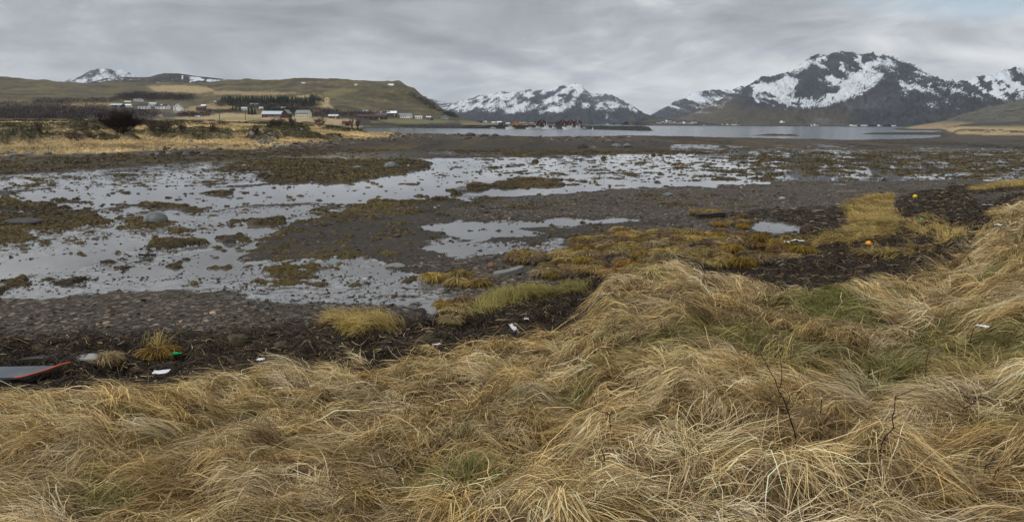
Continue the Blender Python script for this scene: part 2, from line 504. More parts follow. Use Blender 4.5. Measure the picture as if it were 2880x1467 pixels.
# far land (photo grid, 2880)
R_GOLD = raster([
    ('p', [(-5, 345), (900, 345), (1140, 365), (1140, 382), (950, 395), (850, 402), (700, 421), (560, 416), (300, 431), (-5, 438)], 1),
    ('p', [(-5, 335), (420, 337), (640, 318), (1000, 336), (1000, 350), (-5, 350)], .95),
    ('p', [(413, 243), (490, 239), (580, 244), (606, 256), (560, 262), (440, 258)], .8),
    ('p', [(826, 272), (880, 264), (925, 275), (926, 295), (940, 304), (890, 300), (870, 275)], .9),
    ('p', [(160, 300), (200, 289), (340, 290), (340, 300)], .7),
    ('p', [(480, 318), (540, 300), (600, 290), (660, 286), (660, 305), (560, 320)], .6),
    ('p', [(600, 256), (760, 258), (860, 262), (760, 268), (600, 266)], .6),
    ('p', [(2540, 360), (2660, 340), (2740, 345), (2640, 362), (2600, 368)], .7),
    ('p', [(2640, 362), (2700, 356), (2885, 357), (2885, 381), (2700, 378)], .9),
    ('p', [(1300, 345), (1400, 345), (1400, 352), (1300, 352)], .4),
], 1, 1.0)
R_FGREEN = raster([
    ('p', [(907, 260), (960, 248), (1018, 252), (980, 262), (940, 275), (905, 270)], .8),
    ('p', [(1045, 340), (1100, 334), (1233, 336), (1300, 343), (1180, 348), (1045, 346)], .9),
    ('p', [(640, 330), (740, 331), (740, 337), (560, 340)], .5),
    ('p', [(440, 329), (560, 332), (600, 340), (400, 338)], .4),
    ('p', [(2760, 355), (2885, 352), (2885, 359), (2760, 361)], .7),
    ('p', [(1400, 343), (1290, 338), (1300, 352), (1400, 352)], .6),
], 1, 1.0)
R_HEATH = raster([
    ('p', [(-5, 370), (60, 366), (114, 374), (114, 402), (60, 410), (-5, 412)], .95), ('p', [(217, 362), (240, 352), (285, 353), (290, 362)], .9),
    ('p', [(285, 385), (330, 376), (402, 380), (402, 398), (330, 402), (280, 398)], .95), ('p', [(394, 372), (500, 366), (652, 372), (652, 395), (500, 396), (394, 388)], .8),
    ('p', [(733, 372), (760, 358), (850, 356), (872, 366), (872, 378), (760, 380)], .9), ('p', [(901, 366), (930, 354), (990, 358), (1040, 366), (980, 375)], .8),
    ('p', [(114, 380), (285, 368), (285, 396), (114, 400)], .55), ('p', [(15, 352), (80, 350), (200, 358), (15, 364)], .7),
    ('p', [(610, 348), (760, 346), (1000, 350), (1000, 357), (610, 354)], .75), ('p', [(510, 341), (610, 341), (610, 346), (510, 346)], .8),
    ('p', [(690, 386), (770, 372), (800, 390), (740, 400), (690, 396)], .8),
], 2, 1.0)
R_SNOW = raster([
    ('p', [(842, 235), (850, 232), (858, 231.5), (859, 235)], 1), ('p', [(1090, 237), (1108, 235), (1109, 239.5), (1094, 239)], 1), ('p', [(997, 238), (1004, 237), (1004, 239), (998, 239.5)], 1),
    ('p', [(1204, 296), (1208, 299), (1204, 299)], 1),
], 0, 1.0)


def colpx(X, Y, z=2.0):
    Yc = np.maximum(Y, 1.5) * math.cos(PITCH) + (EYE - z) * math.sin(PITCH)
    return CX + F * X / Yc


def base_height(X, Y):
    """height of the land before tide-flat detail; also returns bank parameters"""
    xc = colpx(X, Y, 1.2)
    Ye = np.interp(xc, _ex, _eY)
    Yg = Ye + np.interp(xc, _bx, _bg)
    Y0 = np.maximum(np.interp(xc, _bx, _b0) + (fbm(X * .28, Y * .28, 3, 131) - .5) * 9, Yg + 4)
    z = np.where(Y < Ye, 2.95 + (1.3 - 2.95) * np.clip((Y - 1.8) / (Ye - 1.8), -.25, 1) ** 1.0,
                 np.where(Y < Yg, 1.3 - .75 * sst(Ye, Yg, Y), .55 * (1 - np.clip((Y - Yg) / (Y0 - Yg), 0, 1)) ** 1.25 + .07))
    # land far out
    far = np.zeros(X.shape)
    i = np.clip(np.searchsorted(_cx, xc) - 1, 0, len(_cx) - 2)
    w = np.clip((xc - _cx[i]) / (_cx[i + 1] - _cx[i]), 0, 1)
    for k in range(len(_cx)):
        m0, m1 = i == k, i == k - 1
        kn = np.array(COLS[_cx[k]])
        if m0.any(): far[m0] += (1 - w[m0]) * np.interp(Y[m0], kn[:, 0], kn[:, 1], left=0)
        if m1.any(): far[m1] += w[m1] * np.interp(Y[m1], kn[:, 0], kn[:, 1], left=0)
    return np.where(Y < 60, z, far + .07 * (np.abs(far) < 2)), far, Ye, Yg, Y0


NS, NU = 1120, 1260
s_ = np.geomspace(2.0, 2603.0, NS)
u_ = np.linspace(-1.25, 1.25, NU)
GU, GS = np.meshgrid(u_, s_)
GX, GY = GU * GS, GS - 3.0
Zb, far, gYe, gYg, gY0 = base_height(GX, GY)

# bank: tussocky mounds
n1 = fbm(GX * 1.25, GY * 1.25, 3, 3)
bank = 1 - sst(-.3, .8, GY - gYe)
Zb = Zb + bank * ((n1 - .5) * .62 * (.35 + .65 * sst(0, 3, gYe - GY)) + (fbm(GX * .25, GY * .25, 2, 8) - .5) * .4)
wr_zone = sst(-.6, .3, GY - gYe) * (1 - sst(1.5, 4, GY - gYg))
Zb = Zb + wr_zone * (fbm(GX * 1.3, GY * 1.3, 4, 21) - .5) * .62

PX, PY = project(GX, GY, Zb)
tide = (GY > gYg) & (far < .75) & (far > -.8) & (GY < 420)
tw = sst(-.5, 3, GY - gYg) * (1 - sst(.35, .75, far)) * (1 - sst(.5, 1.2, -far))
wob = (fbm(GX * .33, GY * .33, 4, 40) - .5)
wob2 = (fbm(GX * 1.7, GY * 1.7, 3, 44) - .5)
# noise-perturbed lookups (perturbed in the ground plane)
wx, wy = GX + wob * 3.0 + wob2 * .7, GY + (fbm(GX * .33 + 50, GY * .33, 4, 47) - .5) * 6.0 * np.clip(GY / 40, .3, 2) + wob2 * .7
QX, QY = project(wx, np.maximum(wy, .5), Zb)
inner = (PX > -400) & (PX < 3300)
pool = look(R_POOL, QX, QY) * tw
wet = look(R_WET, QX, QY) * tw
kelpd = look(R_KELP, QX, QY) * tw
grav = look(R_GRAV, QX, QY) * tw
flat0 = .035 * (1 - sst(0, 1, wet)) - .012 * sst(.3, 1, wet) + .06 * grav
zt = np.where(far < .05, np.maximum(Zb - .07, 0) * (1 - pool), Zb)
zt = zt + flat0 * (1 - pool) - pool * .07
# fine ripples of mud and pebbles: pierce the water film on the wet ground
rip = (fbm(GX * 4.3, GY * 4.3, 3, 60) - .47)
rip2 = (fbm(GX * .9, GY * .6, 3, 63) - .5)
ga = np.clip(1.25 - pool * 1.3, 0, 1)
zt = zt + ga * (rip * .085 + rip2 * .06) * np.where(wet > .2, 1, .7) + pool * (rip * .05)
# kelp: clumps by density
zt = zt + (fbm(GX * .38, GY * .30, 4, 133, .6) - .5) * .14 * (1 - pool) * sst(.02, .3, wet) * (GY < 70)
kn = fbm(GX * .42, GY * .42, 4, 70, .6)
kn2 = fbm(GX * 1.5, GY * 1.5, 3, 74, .6)
kf = kn * .62 + kn2 * .38
thr = .76 - .42 * kelpd
kelp = sst(thr, thr + .045, kf) * sst(.04, .12, kelpd)
kdome = sst(thr - .02, thr + .22, kf) * sst(.04, .2, kelpd)
# small strewn clumps everywhere on the flats
sm = fbm(GX * 1.5 + 9, GY * 1.5, 4, 80, .62)
smt = .70 - .03 * sst(.05, .3, kelpd) + .04 * (GY < 22)
smk = sst(smt, smt + .03, sm) * tw * (GY > 15) * (1 - .6 * grav)
kelp = np.maximum(kelp, smk)
kdome = np.maximum(kdome, sst(smt - .01, smt + .14, sm) * tw * (GY > 15) * .8)
khz = (.035 + .15 * kdome * (.5 + .5 * sst(.4, .9, kelpd))) + .08 * (fbm(GX * 2.6, GY * 2.6, 4, 77, .6) - .35) * kdome ** .5
farb = sst(110, 160, GY)
khz = khz + farb * .5 * (fbm(GX * .22, GY * .12, 4, 79, .6) - .42)
zt = zt + sst(0, .35, kdome) * khz + kelp * pool * .04
Z = Zb * (1 - tw) + zt * tw
kelp = kelp * tw
fp = fbm(GX * .055, GY * .016, 5, 141, .62)
kelp = kelp * (1 - sst(115, 160, GY) * (1 - sst(.44, .53, fp)))
# puddle on the upper beach
pc = [float(q) for q in at_z(2180, 641, .38)]
PUD_Z = float(base_height(np.array([pc[0]]), np.array([pc[1]]))[0][0]) + .01
pm = look(R_PUD, PX + wob2 * 20, PY + wob2 * 8)
near_p = ((GX - pc[0]) ** 2 / 14 + (GY - pc[1]) ** 2 / 20) < 1
Z = np.where(near_p, np.where(pm > .5, np.minimum(Z, PUD_Z - .05), np.maximum(Z, PUD_Z + .012 + rip * .03)), Z)
PUD_C = pc
# land relief
land = sst(.4, 1.4, far)
hum = sst(120, 220, GY) * (1 - sst(330, 480, GY)) * land * (PX < 1250)
Z = Z + hum * (fbm(GX * .045, GY * .045, 4, 90) - .5) * 2.6
Z = Z + land * (1 - sst(250, 500, GY)) * (fbm(GX * .5, GY * .5, 3, 92) - .5) * .5
rockyR = (PX > 2450) * sst(600, 700, GY) * sst(3, 12, far)
Z = Z + rockyR * (ridged(GX * .02, GY * .05, 4, 99) - .5) * 9
hillw = sst(900, 1200, GY) * (PX < 1500) * sst(8, 20, far)
Z = Z + hillw * ((ridged(GX * .006 + GY * .002, GY * .004, 4, 95) - .5) * 16 + (fbm(GX * .03, GY * .03, 4, 96) - .5) * 5)
PX, PY = project(GX, GY, Z)
wrack = np.clip(look(R_WRACK, PX + wob2 * 30, PY + wob2 * 12) * sst(-3, -.5, GY - gYe) + wr_zone * .8, 0, 1) * (GY < 70)
gold = look(R_GOLD, PX + wob * 8, PY + wob * 5) * sst(.15, .8, far) * (GY > 70)
fgreen = look(R_FGREEN, PX + wob * 8, PY + wob * 3) * land
heath = look(R_HEATH, PX + wob * 14, PY + wob * 5) * sst(.5, 1.2, far) * sst(.28, .40, fbm(GX * .09, GY * .05, 3, 110))
heath = np.maximum(heath, .85 * sst(.58, .64, fbm(GX * .035, GY * .022, 4, 115, .6)) * gold * (GY < 420) * (GY > 150))
Z = Z + heath * sst(.4, .6, fbm(GX * .18, GY * .18, 3, 112)) * 1.5 * (GY < 420)
snowm = look(R_SNOW, PX, PY) * (GY > 900)
rock = np.clip(rockyR * .9, 0, 1)
thatch = bank * (1 - wrack)
dry = thatch
yel = look(R_YEL, PX + wob2 * 10, PY + wob2 * 5) * (GY < 75)
green = look(R_GREEN, PX, PY) * bank
tusm = look(R_TUS, PX + wob2 * 14, PY + wob2 * 6) * (GY < 75) * (1 - bank)
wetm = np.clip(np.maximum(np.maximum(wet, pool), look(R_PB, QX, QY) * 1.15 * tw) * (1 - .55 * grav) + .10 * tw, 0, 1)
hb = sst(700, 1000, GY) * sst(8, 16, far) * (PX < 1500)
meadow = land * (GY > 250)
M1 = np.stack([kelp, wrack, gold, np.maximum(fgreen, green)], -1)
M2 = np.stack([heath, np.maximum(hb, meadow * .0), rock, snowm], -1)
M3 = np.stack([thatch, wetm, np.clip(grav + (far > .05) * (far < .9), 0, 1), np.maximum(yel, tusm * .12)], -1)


def ground_material():
    t = NT('ground_soil')
    m1, _ = t.attr('m1')
    m2, _ = t.attr('m2')
    m3, _ = t.attr('m3')
    nf = t.noise(9, 6, .65)
    nm = t.noise(1.1, 5, .6)
    nb = t.noise(.14, 4, .6)
    nh = t.noise(.02, 6, .65)
    vg = t.vor(9.0)
    vc = t.n('ShaderNodeTexVoronoi')
    vc.inputs['Scale'].default_value = 9.0
    vc.inputs['Randomness'].default_value = 1
    t.l(t.pos(), vc.inputs['Vector'])
    bw = t.n('ShaderNodeRGBToBW')
    t.l(vc.outputs['Color'], bw.inputs[0])
    mud = t.ramp(nf, [(.3, (.008, .007, .0055)), (.55, (.027, .021, .0135)), (.75, (.075, .058, .037))])
    stones = t.ramp(bw.outputs[0], [(.2, (.007, .006, .005)), (.45, (.027, .020, .012)), (.7, (.070, .050, .031)), (.9, (.26, .21, .155))])
    c = t.mix(t.math('MULTIPLY', m3[2], .85), mud, stones)
    c = t.mix(t.ramp(nb, [(.4, 0), (.65, .35)]), c, (.060, .046, .031))
    kc = t.ramp(nf, [(.3, (.010, .007, .003)), (.5, (.042, .029, .008)), (.72, (.125, .088, .022))])
    kc = t.mix(t.ramp(nm, [(.35, 0), (.65, .7)]), kc, (.020, .013, .006))
    kc = t.mix(t.ramp(t.noise(.11, 6, .75, stretch=(1, .12, 1)), [(.48, 0), (.60, .75)]), kc, (.105, .073, .017))
    kc = t.mix(t.ramp(t.noise(.10, 6, .75, stretch=(1, .15, 1)), [(.42, .92), (.55, 0)]), kc, (.010, .007, .0035))
    c = t.mix(m1[0], c, kc)
    c = t.mix(m3[3], c, t.ramp(nf, [(.3, (.10, .065, .018)), (.7, (.32, .22, .055))]))
    # far hill side
    hc = t.ramp(nh, [(.32, (.026, .019, .010)), (.46, (.072, .054, .018)), (.56, (.118, .096, .024)), (.72, (.20, .135, .048))])
    hc = t.mix(t.ramp(t.noise(.12, 5, .7, stretch=(1, .35, 1)), [(.4, 0), (.6, .75)]), hc, (.030, .025, .016))
    c = t.mix(m2[1], c, hc)
    gc = t.ramp(nm, [(.25, (.17, .12, .055)), (.5, (.42, .31, .15)), (.75, (.62, .49, .28))])
    gc = t.mix(t.ramp(nb, [(.4, 0), (.62, .75)]), gc, (.20, .14, .065))
    c = t.mix(m1[2], c, gc)
    c = t.mix(m1[3], c, t.ramp(nm, [(.3, (.085, .080, .022)), (.7, (.19, .165, .055))]))
    c = t.mix(m2[0], c, t.ramp(nm, [(.3, (.010, .010, .004)), (.55, (.038, .034, .011)), (.75, (.085, .072, .024))]))
    rc = t.ramp(t.noise(.05, 7, .75, stretch=(1, .6, 4.5)), [(.38, (.018, .018, .016)), (.46, (.075, .07, .05)), (.52, (.115, .112, .10)), (.57, (.030, .030, .014)), (.66, (.17, .165, .15))])
    c = t.mix(m2[2], c, rc)
    th = t.ramp(nf, [(.3, (.045, .030, .014)), (.7, (.17, .115, .055))])
    c = t.mix(m3[0], c, th)
    c = t.mix(t.math('MULTIPLY', m3[0], m1[3]), c, t.ramp(nf, [(.3, (.045, .045, .012)), (.7, (.13, .12, .032))]))
    c = t.mix(m1[1], c, t.ramp(nf, [(.3, (.008, .005, .003)), (.6, (.026, .017, .009)), (.8, (.07, .043, .022))]))
    c = t.mix(m2[3], c, (.8, .82, .85))
    t.set(Base_Color=c)
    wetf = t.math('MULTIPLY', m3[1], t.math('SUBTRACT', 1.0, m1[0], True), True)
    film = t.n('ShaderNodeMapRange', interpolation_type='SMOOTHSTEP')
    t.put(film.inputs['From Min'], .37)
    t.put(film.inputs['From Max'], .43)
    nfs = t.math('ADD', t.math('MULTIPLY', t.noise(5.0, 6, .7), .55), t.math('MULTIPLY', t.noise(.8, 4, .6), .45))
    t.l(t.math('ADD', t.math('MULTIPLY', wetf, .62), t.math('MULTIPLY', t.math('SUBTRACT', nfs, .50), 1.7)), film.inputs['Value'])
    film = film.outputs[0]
    c = t.mix(film, c, (.13, .128, .122))  # pale grey put into the wet film's colour stands in for sky sheen
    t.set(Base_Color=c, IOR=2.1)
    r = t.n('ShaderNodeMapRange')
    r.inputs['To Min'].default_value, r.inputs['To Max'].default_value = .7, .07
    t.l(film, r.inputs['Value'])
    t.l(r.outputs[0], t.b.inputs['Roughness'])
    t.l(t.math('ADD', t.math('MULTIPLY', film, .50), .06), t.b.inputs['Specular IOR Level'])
    h = t.math('ADD', t.math('MULTIPLY', nf, .6), t.math('MULTIPLY', vg, t.math('MULTIPLY', m3[2], .7)))
    h = t.math('MULTIPLY', h, t.math('SUBTRACT', 1.0, t.math('MULTIPLY', film, .97), True))
    t.bump(h, .9, .06)
    return t.m


GMAT = ground_material()


def grid_quads(r0, r1, nu):
    i, j = np.meshgrid(np.arange(r0, r1 - 1), np.arange(nu - 1), indexing='ij')
    a = (i - r0) * nu + j
    return np.stack([a, a + 1, a + nu + 1, a + nu], -1).reshape(-1, 4)


SPLIT = int(np.searchsorted(s_, 463))
for nm, r0, r1 in (('ground', 0, SPLIT + 1), ('hills', SPLIT, NS)):
    sl = slice(r0, r1)
    V = np.stack([GX[sl], GY[sl], Z[sl]], -1).reshape(-1, 3)
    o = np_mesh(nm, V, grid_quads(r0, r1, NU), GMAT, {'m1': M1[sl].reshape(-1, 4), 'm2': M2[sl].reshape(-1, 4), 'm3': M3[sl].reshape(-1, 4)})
    tag(o, kind='structure')

LS0, LDS = math.log(2.0), math.log(2603.0 / 2.0) / (NS - 1)


def gz(X, Y, A=None):
    """bilinear lookup in the ground sheet"""
    A = Z if A is None else A
    X, Y = np.asarray(X, float), np.asarray(Y, float)
    s = np.maximum(Y + 3, 2.0001)
    fi = np.clip((np.log(s) - LS0) / LDS, 0, NS - 1.001)
    fj = np.clip((X / s + 1.25) / 2.5 * (NU - 1), 0, NU - 1.001)
    i, j = fi.astype(int), fj.astype(int)
    a, b = fi - i, fj - j
    return (A[i, j] * (1 - b) + A[i, j + 1] * b) * (1 - a) + (A[i + 1, j] * (1 - b) + A[i + 1, j + 1] * b) * a


def hit(px, py, ymin=1.6, ymax=2500, n=900, up=0.0):
    """where the view ray of photo pixels meets the ground (vectorised)"""
    px, py = np.atleast_1d(np.asarray(px, float)), np.atleast_1d(np.asarray(py, float))
    d = ray(px, py)
    Ys = np.geomspace(ymin, ymax, n)
    X = d[:, :1] * Ys
    zz = d[:, 2:3] * Ys + EYE
    below = zz < gz(X, np.broadcast_to(Ys, X.shape)) + up
    k = np.argmax(below, 1)
    k = np.where(below.any(1), k, n - 1)
    k0 = np.maximum(k - 1, 0)
    r = np.arange(len(k))
    lo, hi = Ys[k0], Ys[k]
    for _ in range(14):
        m = (lo + hi) / 2
        b = d[:, 2] * m + EYE < gz(d[:, 0] * m, m) + up
        hi = np.where(b, m, hi)
        lo = np.where(b, lo, m)
    Y = hi
    return d[:, 0] * Y, Y, gz(d[:, 0] * Y, Y)


def hit1(px, py, **k):
    a, b, c = hit(px, py, **k)
    return float(a[0]), float(b[0]), float(c[0])


# ================================================================== WATER
def water_material(name, base, rough, bscale, bstr, stretch, bdist=.1, ior=1.33):
    t = NT(name)
    t.set(Base_Color=base, Roughness=rough, IOR=ior)
    t.b.inputs['Specular IOR Level'].default_value = .5
    if bstr:
        n = t.noise(bscale, 3, .5, stretch=stretch)
        n2 = t.noise(bscale * .08, 2, .5, stretch=stretch)
        t.bump(t.math('MULTIPLY', n, t.ramp(n2, [(.35, .15), (.65, 1)])), bstr, bdist)
    return t.m


SEAM = water_material('sea_water', (.045, .06, .072), .16, .5, .3, (.6, 1.2, 1), .2)
POOLM = water_material('pool_water', (.11, .105, .095), .03, 2.2, .05, (1, 1, 1), .02, 2.2)
# sea: one sheet out to the mountains
tag(np_mesh('sea', [(-14000, 200, -1), (14000, 200, -1), (14000, 16000, -1), (-14000, 16000, -1)], [(0, 1, 2, 3)], SEAM), kind='structure')
# tide pools: a sheet at the level of the flats, ending under the kelp bank that dams them
cols = np.linspace(-300, 3200, 120)
front, back = [], []
for c in cols:
    i = int(np.clip(np.searchsorted(_cx, c) - 1, 0, len(_cx) - 2))
    w = (c - _cx[i]) / (_cx[i + 1] - _cx[i])
    yb = (1 - w) * COLS[_cx[i]][1][0] + w * COLS[_cx[i + 1]][1][0]
    d = ray(c, 500)
    kx = (c - CX) / F * math.cos(PITCH)
    front.append((kx * 12, 12 if c < 1500 else 14, 0))
    back.append((kx * yb, yb - 2, 0))
V = front + back
n = len(cols)
tag(np_mesh('tide_pool_water', V, [(i, i + 1, n + i + 1, n + i) for i in range(n - 1)], POOLM), kind='structure')
a = np.linspace(0, 2 * math.pi, 32, endpoint=False)
V = np.stack([PUD_C[0] + 3.2 * np.cos(a), PUD_C[1] + 3.6 * np.sin(a), np.full(32, PUD_Z)], -1)
V = np.vstack([V, [[PUD_C[0], PUD_C[1], PUD_Z]]])
tag(np_mesh('puddle_water', V, [(i, (i + 1) % 32, 32) for i in range(32)], POOLM), kind='structure')
# ================================================================== MOUNTAINS
def mountain_material():
    t = NT('mountain_rock')
    m, _ = t.attr('mask')          # snow, grass, pale scree, dark
    n1 = t.noise(.012, 8, .68)
    n2 = t.noise(.06, 6, .7, stretch=(1, .6, .35))
    rock = t.ramp(n1, [(.35, (.014, .015, .018)), (.5, (.034, .037, .045)), (.68, (.074, .078, .088))])
    rock = t.mix(t.ramp(n2, [(.42, 0), (.6, .8)]), rock, (.012, .012, .015))
    gr = t.ramp(n1, [(.35, (.045, .036, .022)), (.6, (.095, .075, .040)), (.75, (.13, .10, .055))])
    c = t.mix(m[1], rock, gr)
    c = t.mix(m[2], c, t.ramp(n1, [(.4, (.10, .10, .105)), (.65, (.17, .17, .175))]))
    n3 = t.noise(.075, 6, .78)
    sn = t.n('ShaderNodeMapRange', interpolation_type='SMOOTHSTEP')
    t.put(sn.inputs['From Min'], .38)
    t.put(sn.inputs['From Max'], .64)
    t.l(t.math('ADD', m[0], t.math('MULTIPLY', t.math('SUBTRACT', n3, .5), 2.6)), sn.inputs['Value'])
    c = t.mix(sn.outputs[0], c, t.ramp(n1, [(.3, (.60, .645, .71)), (.7, (.78, .81, .85))]))
    t.set(Base_Color=c, Roughness=.85)
    t.b.inputs['Specular IOR Level'].default_value = .15
    t.bump(t.math('ADD', t.math('MULTIPLY', n1, 1.0), t.math('MULTIPLY', n2, .5)), 1.0, 28)
    return t.m


MTM = mountain_material()


def mountain(ridges, px0, px1, nx, yb, yc, yback, ny, seed, maskfn, gully=.34, gw=260.0, rough=16.0, wander=.10, base=-6, pw=1.2):
    """ridges: [(polyline px, crest depth, foot depth, back depth)]; max of the ridge profiles"""
    xl, xr = at_depth(px0, 340, yc)[0], at_depth(px1, 340, yc)[0]
    a = np.linspace(xl, xr, nx)
    Yr = np.concatenate([np.linspace(yb, yc, int(ny * .8)), np.linspace(yc, yback, ny - int(ny * .8) + 1)[1:]])
    A, Y = np.meshgrid(a, Yr)
    X = A * (.35 + .65 * Y / yc)
    Zm = np.full(X.shape, float(base))
    G = np.zeros(X.shape)
    Vv = np.zeros(X.shape)
    for k, (poly, Yc, Yb, Yk) in enumerate(ridges):
        P = np.array([at_depth(p[0], p[1], Yc) for p in poly], float)
        v = (Y - Yb) / (Yc - Yb)
        vf = np.clip(v, 0, 1)
        Wx = X + (fbm(X / (gw * 2.2), Y / (gw * 2.2), 3, seed + 5 * k) - .5) * gw * 2.2 * (1 - vf) * (wander / .1)
        zc = np.interp(Wx, P[:, 0], P[:, 1], left=-60, right=-60)
        zc0 = np.interp(X, P[:, 0], P[:, 1], left=-60, right=-60)
        zc = zc * (1 - vf ** 6) + zc0 * vf ** 6
        g = ridged(Wx / gw + 3 * k, vf * 1.6 + Wx / 4000, 4, seed + 9 * k, .55)
        p = np.where(v <= 1, vf ** pw, np.clip(1 - (Y - Yc) / (Yk - Yc), 0, 1))
        am = np.sin(np.pi * np.clip(vf, 0, 1) ** .8) ** .7
        z = zc * p * (1 - gully * (1 - g) * am)
        z = z + rough * np.clip(zc / 300, 0, 1.2) * ((ridged(X / 290, Y / 290, 4, seed + 71) - .74) * 2.2 * am * (1 - vf ** 8) + (ridged(X / 70, Y / 70, 4, seed + 77, .6) - .68) * (1.3 * am + 1.0))
        m = z > Zm
        Zm = np.where(m, z, Zm)
        G = np.where(m, g, G)
        Vv = np.where(m, vf, Vv)
    px, py = project(X, Y, Zm)
    M = maskfn(X, Y, Zm, px, py, G, Vv)
    o = np_mesh('mountain', np.stack([X, Y, Zm], -1).reshape(-1, 3), grid_quads(0, len(Yr), nx), MTM, {'mask': M.reshape(-1, 4)})
    tag(o, kind='structure')
    return o


def zp(off, sc, pts):
    return [(off[0] + sc * x, off[1] + sc * y) for x, y in pts]


Z4 = lambda pts: zp((1800, 100), .41925, pts)
Z3 = lambda pts: zp((1200, 200), .27174, pts)
Z1 = lambda pts: zp((0, 180), .27174, pts)

# --- the big cloud-touched peak on the right
R_SE = raster([
    ('p', Z4([(735, 345), (790, 305), (870, 335), (920, 300), (960, 285), (1000, 262), (1040, 288), (1105, 262), (1050, 310), (1045, 370), (1020, 420), (960, 445), (880, 405), (850, 380), (800, 385), (765, 410), (740, 380)]), 1),
    ('p', Z4([(738, 405), (790, 420), (805, 452), (770, 448), (745, 425)]), 1),
    ('p', Z4([(1480, 185), (1560, 225), (1645, 262), (1600, 310), (1540, 360), (1400, 430), (1250, 475), (1100, 485), (980, 475), (940, 440), (1030, 425), (1100, 415), (1200, 425), (1300, 400), (1345, 350),
               (1300, 325), (1220, 275), (1255, 268), (1330, 305), (1400, 290), (1425, 248), (1470, 225)]), 1),
    ('p', Z4([(1005, 248), (1080, 195), (1160, 148), (1265, 128), (1245, 160), (1150, 190), (1085, 238)]), .95),
    ('p', Z4([(1335, 155), (1370, 195), (1395, 275), (1370, 280), (1345, 215)]), .95),
    ('p', Z4([(1455, 125), (1495, 145), (1490, 195), (1450, 180)]), .95), ('p', Z4([(1600, 135), (1690, 175), (1710, 205), (1690, 210), (1600, 195), (1560, 215), (1500, 200), (1560, 185)]), .9),
    ('p', Z4([(1120, 200), (1140, 190), (1125, 260), (1110, 255)]), .9), ('p', Z4([(1245, 205), (1290, 215), (1300, 235), (1250, 235)]), .8),
    ('p', Z4([(1750, 305), (1870, 318), (1940, 375), (1900, 390), (1860, 365), (1800, 370), (1785, 395), (1760, 350)]), .85),
    ('p', Z4([(1760, 385), (1850, 440), (1840, 460), (1770, 405)]), .8), ('p', Z4([(1440, 435), (1500, 415), (1510, 425), (1450, 450)]), .7),
    ('p', Z4([(1500, 470), (1530, 495), (1525, 505), (1505, 495)]), .9), ('p', Z4([(1880, 490), (1910, 515), (1945, 555), (1925, 560), (1890, 520)]), .85), ('p', Z4([(1965, 487), (2015, 525), (2010, 530), (1970, 500)]), .85),
    ('p', Z4([(540, 465), (600, 428), (605, 433), (560, 465)]), .8), ('p', Z4([(1905, 330), (1960, 340), (2100, 460), (2170, 525), (2150, 525), (2040, 440), (1950, 380)]), .62),
    ('p', Z4([(640, 480), (700, 480), (900, 525), (880, 530)]), .45), ('p', Z4([(1000, 320), (1340, 300), (1340, 400), (1020, 420)]), .22), ('p', Z4([(1000, 240), (1700, 130), (1720, 230), (1200, 300), (1000, 300)]), .26),
], 1, 1.0)
R_NE = raster([
    ('p', Z4([(1640, 285), (1700, 300), (1760, 400), (1900, 480), (2060, 560), (2120, 640), (1000, 640), (1100, 510), (1250, 492), (1400, 445), (1540, 372)]), 1),
    ('p', Z4([(300, 640), (560, 490), (735, 352), (735, 400), (780, 460), (900, 500), (990, 560), (1000, 640)]), 1),
    ('p', Z4([(1035, 345), (1110, 285), (1190, 295), (1260, 330), (1335, 375), (1330, 392), (1200, 412), (1055, 408)]), 1),
    ('p', Z4([(1262, 160), (1300, 118), (1340, 112), (1345, 200), (1385, 265), (1360, 300), (1280, 250), (1250, 200)]), 1),
    ('p', Z4([(1380, 115), (1440, 118), (1450, 180), (1480, 215), (1420, 245), (1395, 200)]), .9), ('p', Z4([(1500, 120), (1600, 132), (1570, 180), (1500, 190)]), .8),
    ('p', Z4([(1020, 300), (1085, 235), (1180, 195), (1240, 240), (1230, 290), (1120, 275)]), .8), ('p', Z4([(800, 290), (850, 262), (960, 258), (900, 300), (840, 330)]), .9),
    ('p', Z4([(1600, 235), (1700, 240), (1750, 200), (1800, 195), (1850, 240), (1900, 290), (1840, 300), (1700, 280)]), .9), ('p', Z4([(960, 455), (1100, 440), (1080, 480), (980, 478)]), .6),
], 1, 1.0)


def mask_e(X, Y, Zz, px, py, G, V):
    n = fbm(X / 90, Zz / 60 + Y / 200, 4, 300, .6) - .5
    n2 = fbm(X / 45 - Zz / 60, Zz / 45, 3, 303) - .5
    n3_ = fbm(X / 22, Zz / 22 + Y / 60, 3, 311, .6) - .5
    jx, jy = px + n * 26 + n3_ * 20, py + n2 * 18 + n3_ * 16
    s = look(R_SE, jx, jy)
    no = look(R_NE, px + n * 22 + n3_ * 18, py + n2 * 16)
    st = fbm((X + Zz * .9) / 55, (Zz - X * .2) / 210, 3, 306) - .5
    s = np.maximum(s * (.86 + n2 * 1.1 + n * .5), sst(220, 480, Zz) * .17 + st * 1.5 + n * .6 + .05)
    s = s * (1 + n3_ * .9) - .75 * no * (1 - .5 * sst(.62, .72, ridged(X / 60, Zz / 200, 3, 313)))
    s = np.clip(s, 0, 1)
    s = np.where(Zz < 120, s * sst(60, 120, Zz) * .9, s)
    gr = sst(2110, 2030, px) * sst(300, 120, Zz) + sst(2000, 2120, px) * sst(150, 70, Zz) * .8 * sst(2450, 2350, px)
    gr = np.clip(gr + n * .6, 0, 1) * (gr > .02)
    sc = sst(2230, 2330, px) * sst(2560, 2420, px) * sst(230, 150, Zz) * sst(.5, .65, fbm(X / 160 + Zz / 200, Zz / 300, 3, 309)) * .5
    return np.stack([s, gr, sc, np.zeros_like(s)], -1)


